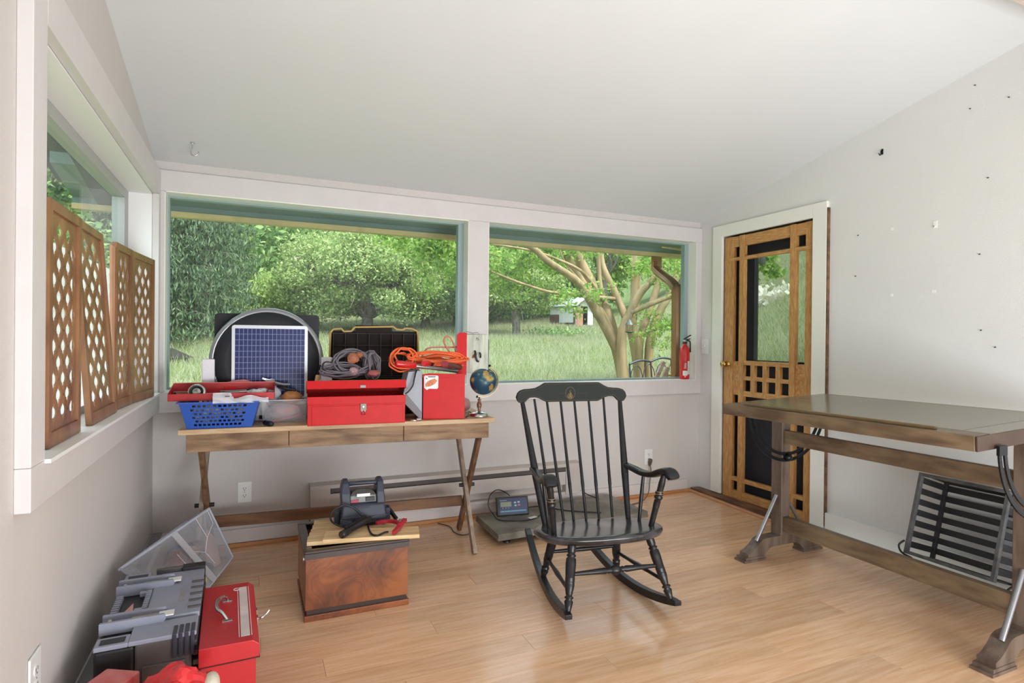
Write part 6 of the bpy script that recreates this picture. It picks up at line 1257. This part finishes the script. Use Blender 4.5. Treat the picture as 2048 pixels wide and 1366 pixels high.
# tilted clear tote with contents
M_tote = glass('tote_plastic', (.95, .95, .975), 1.45, .12, haze=.2)
tt_ = thing('clear_storage_tote', 'large clear plastic storage tote leaning tilted against the left wall', 'tote', (-.2, 3.1, 0)); o = Vector((-.2, 3.1, 0))
A, B, C2, E2 = Vector((-.455, 2.62, .31)), Vector((-.19, 3.20, .355)), Vector((-.085, 3.25, .085)), Vector((-.25, 2.78, .02)); A_2, B_2, C_2, E_2 = Vector((-.462, 2.86, .255)), Vector((-.30, 3.40, .25)), Vector((-.22, 3.50, .025)), Vector((-.40, 3.03, .012))
def quadgrid(m, a, b, c_, d, n=1): m.add([p - o for p in (a, b, c_, d)], [(0, 1, 2, 3)])
for nm, q4 in (('long_side', (A, B, C2, E2)), ('end_side', (B, B_2, C_2, C2)), ('long_side', (B_2, A_2, E_2, C_2)), ('end_side', (A_2, A, E2, E_2)), ('tote_bottom', (E2, C2, C_2, E_2))):
    m = MB(); quadgrid(m, *q4); m.build(nm, M_tote, tt_, solid=.0025)
M_trm = mat('tote_rim', (206, 210, 226), .3, alpha=.7); m = MB()
for a, b_ in ((A, B), (B, B_2), (B_2, A_2), (A_2, A)): m.tube([a - o, b_ - o], .0065, 8)
m.build('rim', M_trm, tt_)
m = MB()
for a, b_ in ((B, C2), (C2, E2), (C2, C_2), (A, E2)): m.tube([a - o, b_ - o], .0045, 8)
m.build('corner_edges', M_trm, tt_)
def on_side(u, v_): return (A.lerp(B, u)).lerp(E2.lerp(C2, u), v_) + Vector((.004, -.004, .002)) - o
MB().add([on_side(.50, 0), on_side(.56, 0), on_side(.60, 1), on_side(.52, 1)], [(0, 1, 2, 3)]).build('frosted_rib', mat('frosted_rib', (214, 214, 222), .5, alpha=.55), tt_, solid=.004)
for L_ in (((.80, 0), (.80, .38), (.68, .55), (.70, .8)), ((.80, .38), (.95, .25), (.96, 0)), ((.22, .4), (.32, .62), (.15, .85)), ((.42, .28), (.42, .62), (.28, .75)), ((.42, .62), (.50, .72)), ((.02, .5), (.22, .8)), ((.68, .55), (.58, .42))): MB().tube([on_side(*p) for p in L_], .0013, 4).build('moulded_line', mat('moulded_line', (240, 240, 250), .3) if 'moulded_line' not in bpy.data.materials else bpy.data.materials['moulded_line'], tt_)
def inside(u, v_, d): return tuple((A.lerp(B, u)).lerp(E2.lerp(C2, u), v_) * (1 - d) + (A_2.lerp(B_2, u)).lerp(E_2.lerp(C_2, u), v_) * d)
crumple('leather_glove', 'crumpled brown leather work glove inside the clear tote', 'glove', inside(.42, .50, .4), (.05, .06, .06), mat('glove_brown', (136, 84, 72), .7, var=.2, vs=14), 61, amp=.4)
crumple('leather_glove', 'tan leather work glove lying over the brown one in the clear tote', 'glove', inside(.55, .42, .35), (.055, .05, .026), mat('glove_tan', (196, 150, 120), .7, var=.15, vs=14), 63, amp=.4); crumple('blue_cloth', 'blue cloth between the gloves in the clear tote', 'cloth', inside(.52, .36, .5), (.04, .04, .03), mat('cloth_blue', (70, 92, 132), .8, var=.2, vs=20), 65)
crumple('yellow_cloth', 'pale yellow cloth at the front of the clear tote', 'cloth', inside(.46, .82, .25), (.06, .07, .03), mat('cloth_yellow', (226, 204, 140), .8, c2=(200, 180, 120), vs=14), 67, amp=.3); crumple('brown_cloth', 'brown patterned cloth at the right inside the clear tote', 'cloth', inside(.72, .5, .45), (.04, .05, .035), mat('cloth_brown', (160, 120, 92), .8, c2=(60, 66, 90), vs=20), 69, amp=.3)
pb = tag(MB().prism([(-.05, -.08), (.05, -.09), (.06, .03), (.02, .09), (-.04, .02)], (0, 0, 0), (.35, .93, 0), (-.25, .1, .96), .012).build('paper_bag', mat('kraft_pink', (196, 158, 142), .8, var=.08)), 'pinkish brown paper bag at the right end of the clear tote', 'paper bag'); pb.location = inside(.82, .64, .2)
crumple('dark_pouch', 'dark blue black pouch at the bottom of the clear tote', 'pouch', inside(.62, .86, .25), (.035, .04, .03), mat('pouch_dark', (44, 48, 62), .6), 71, amp=.2)
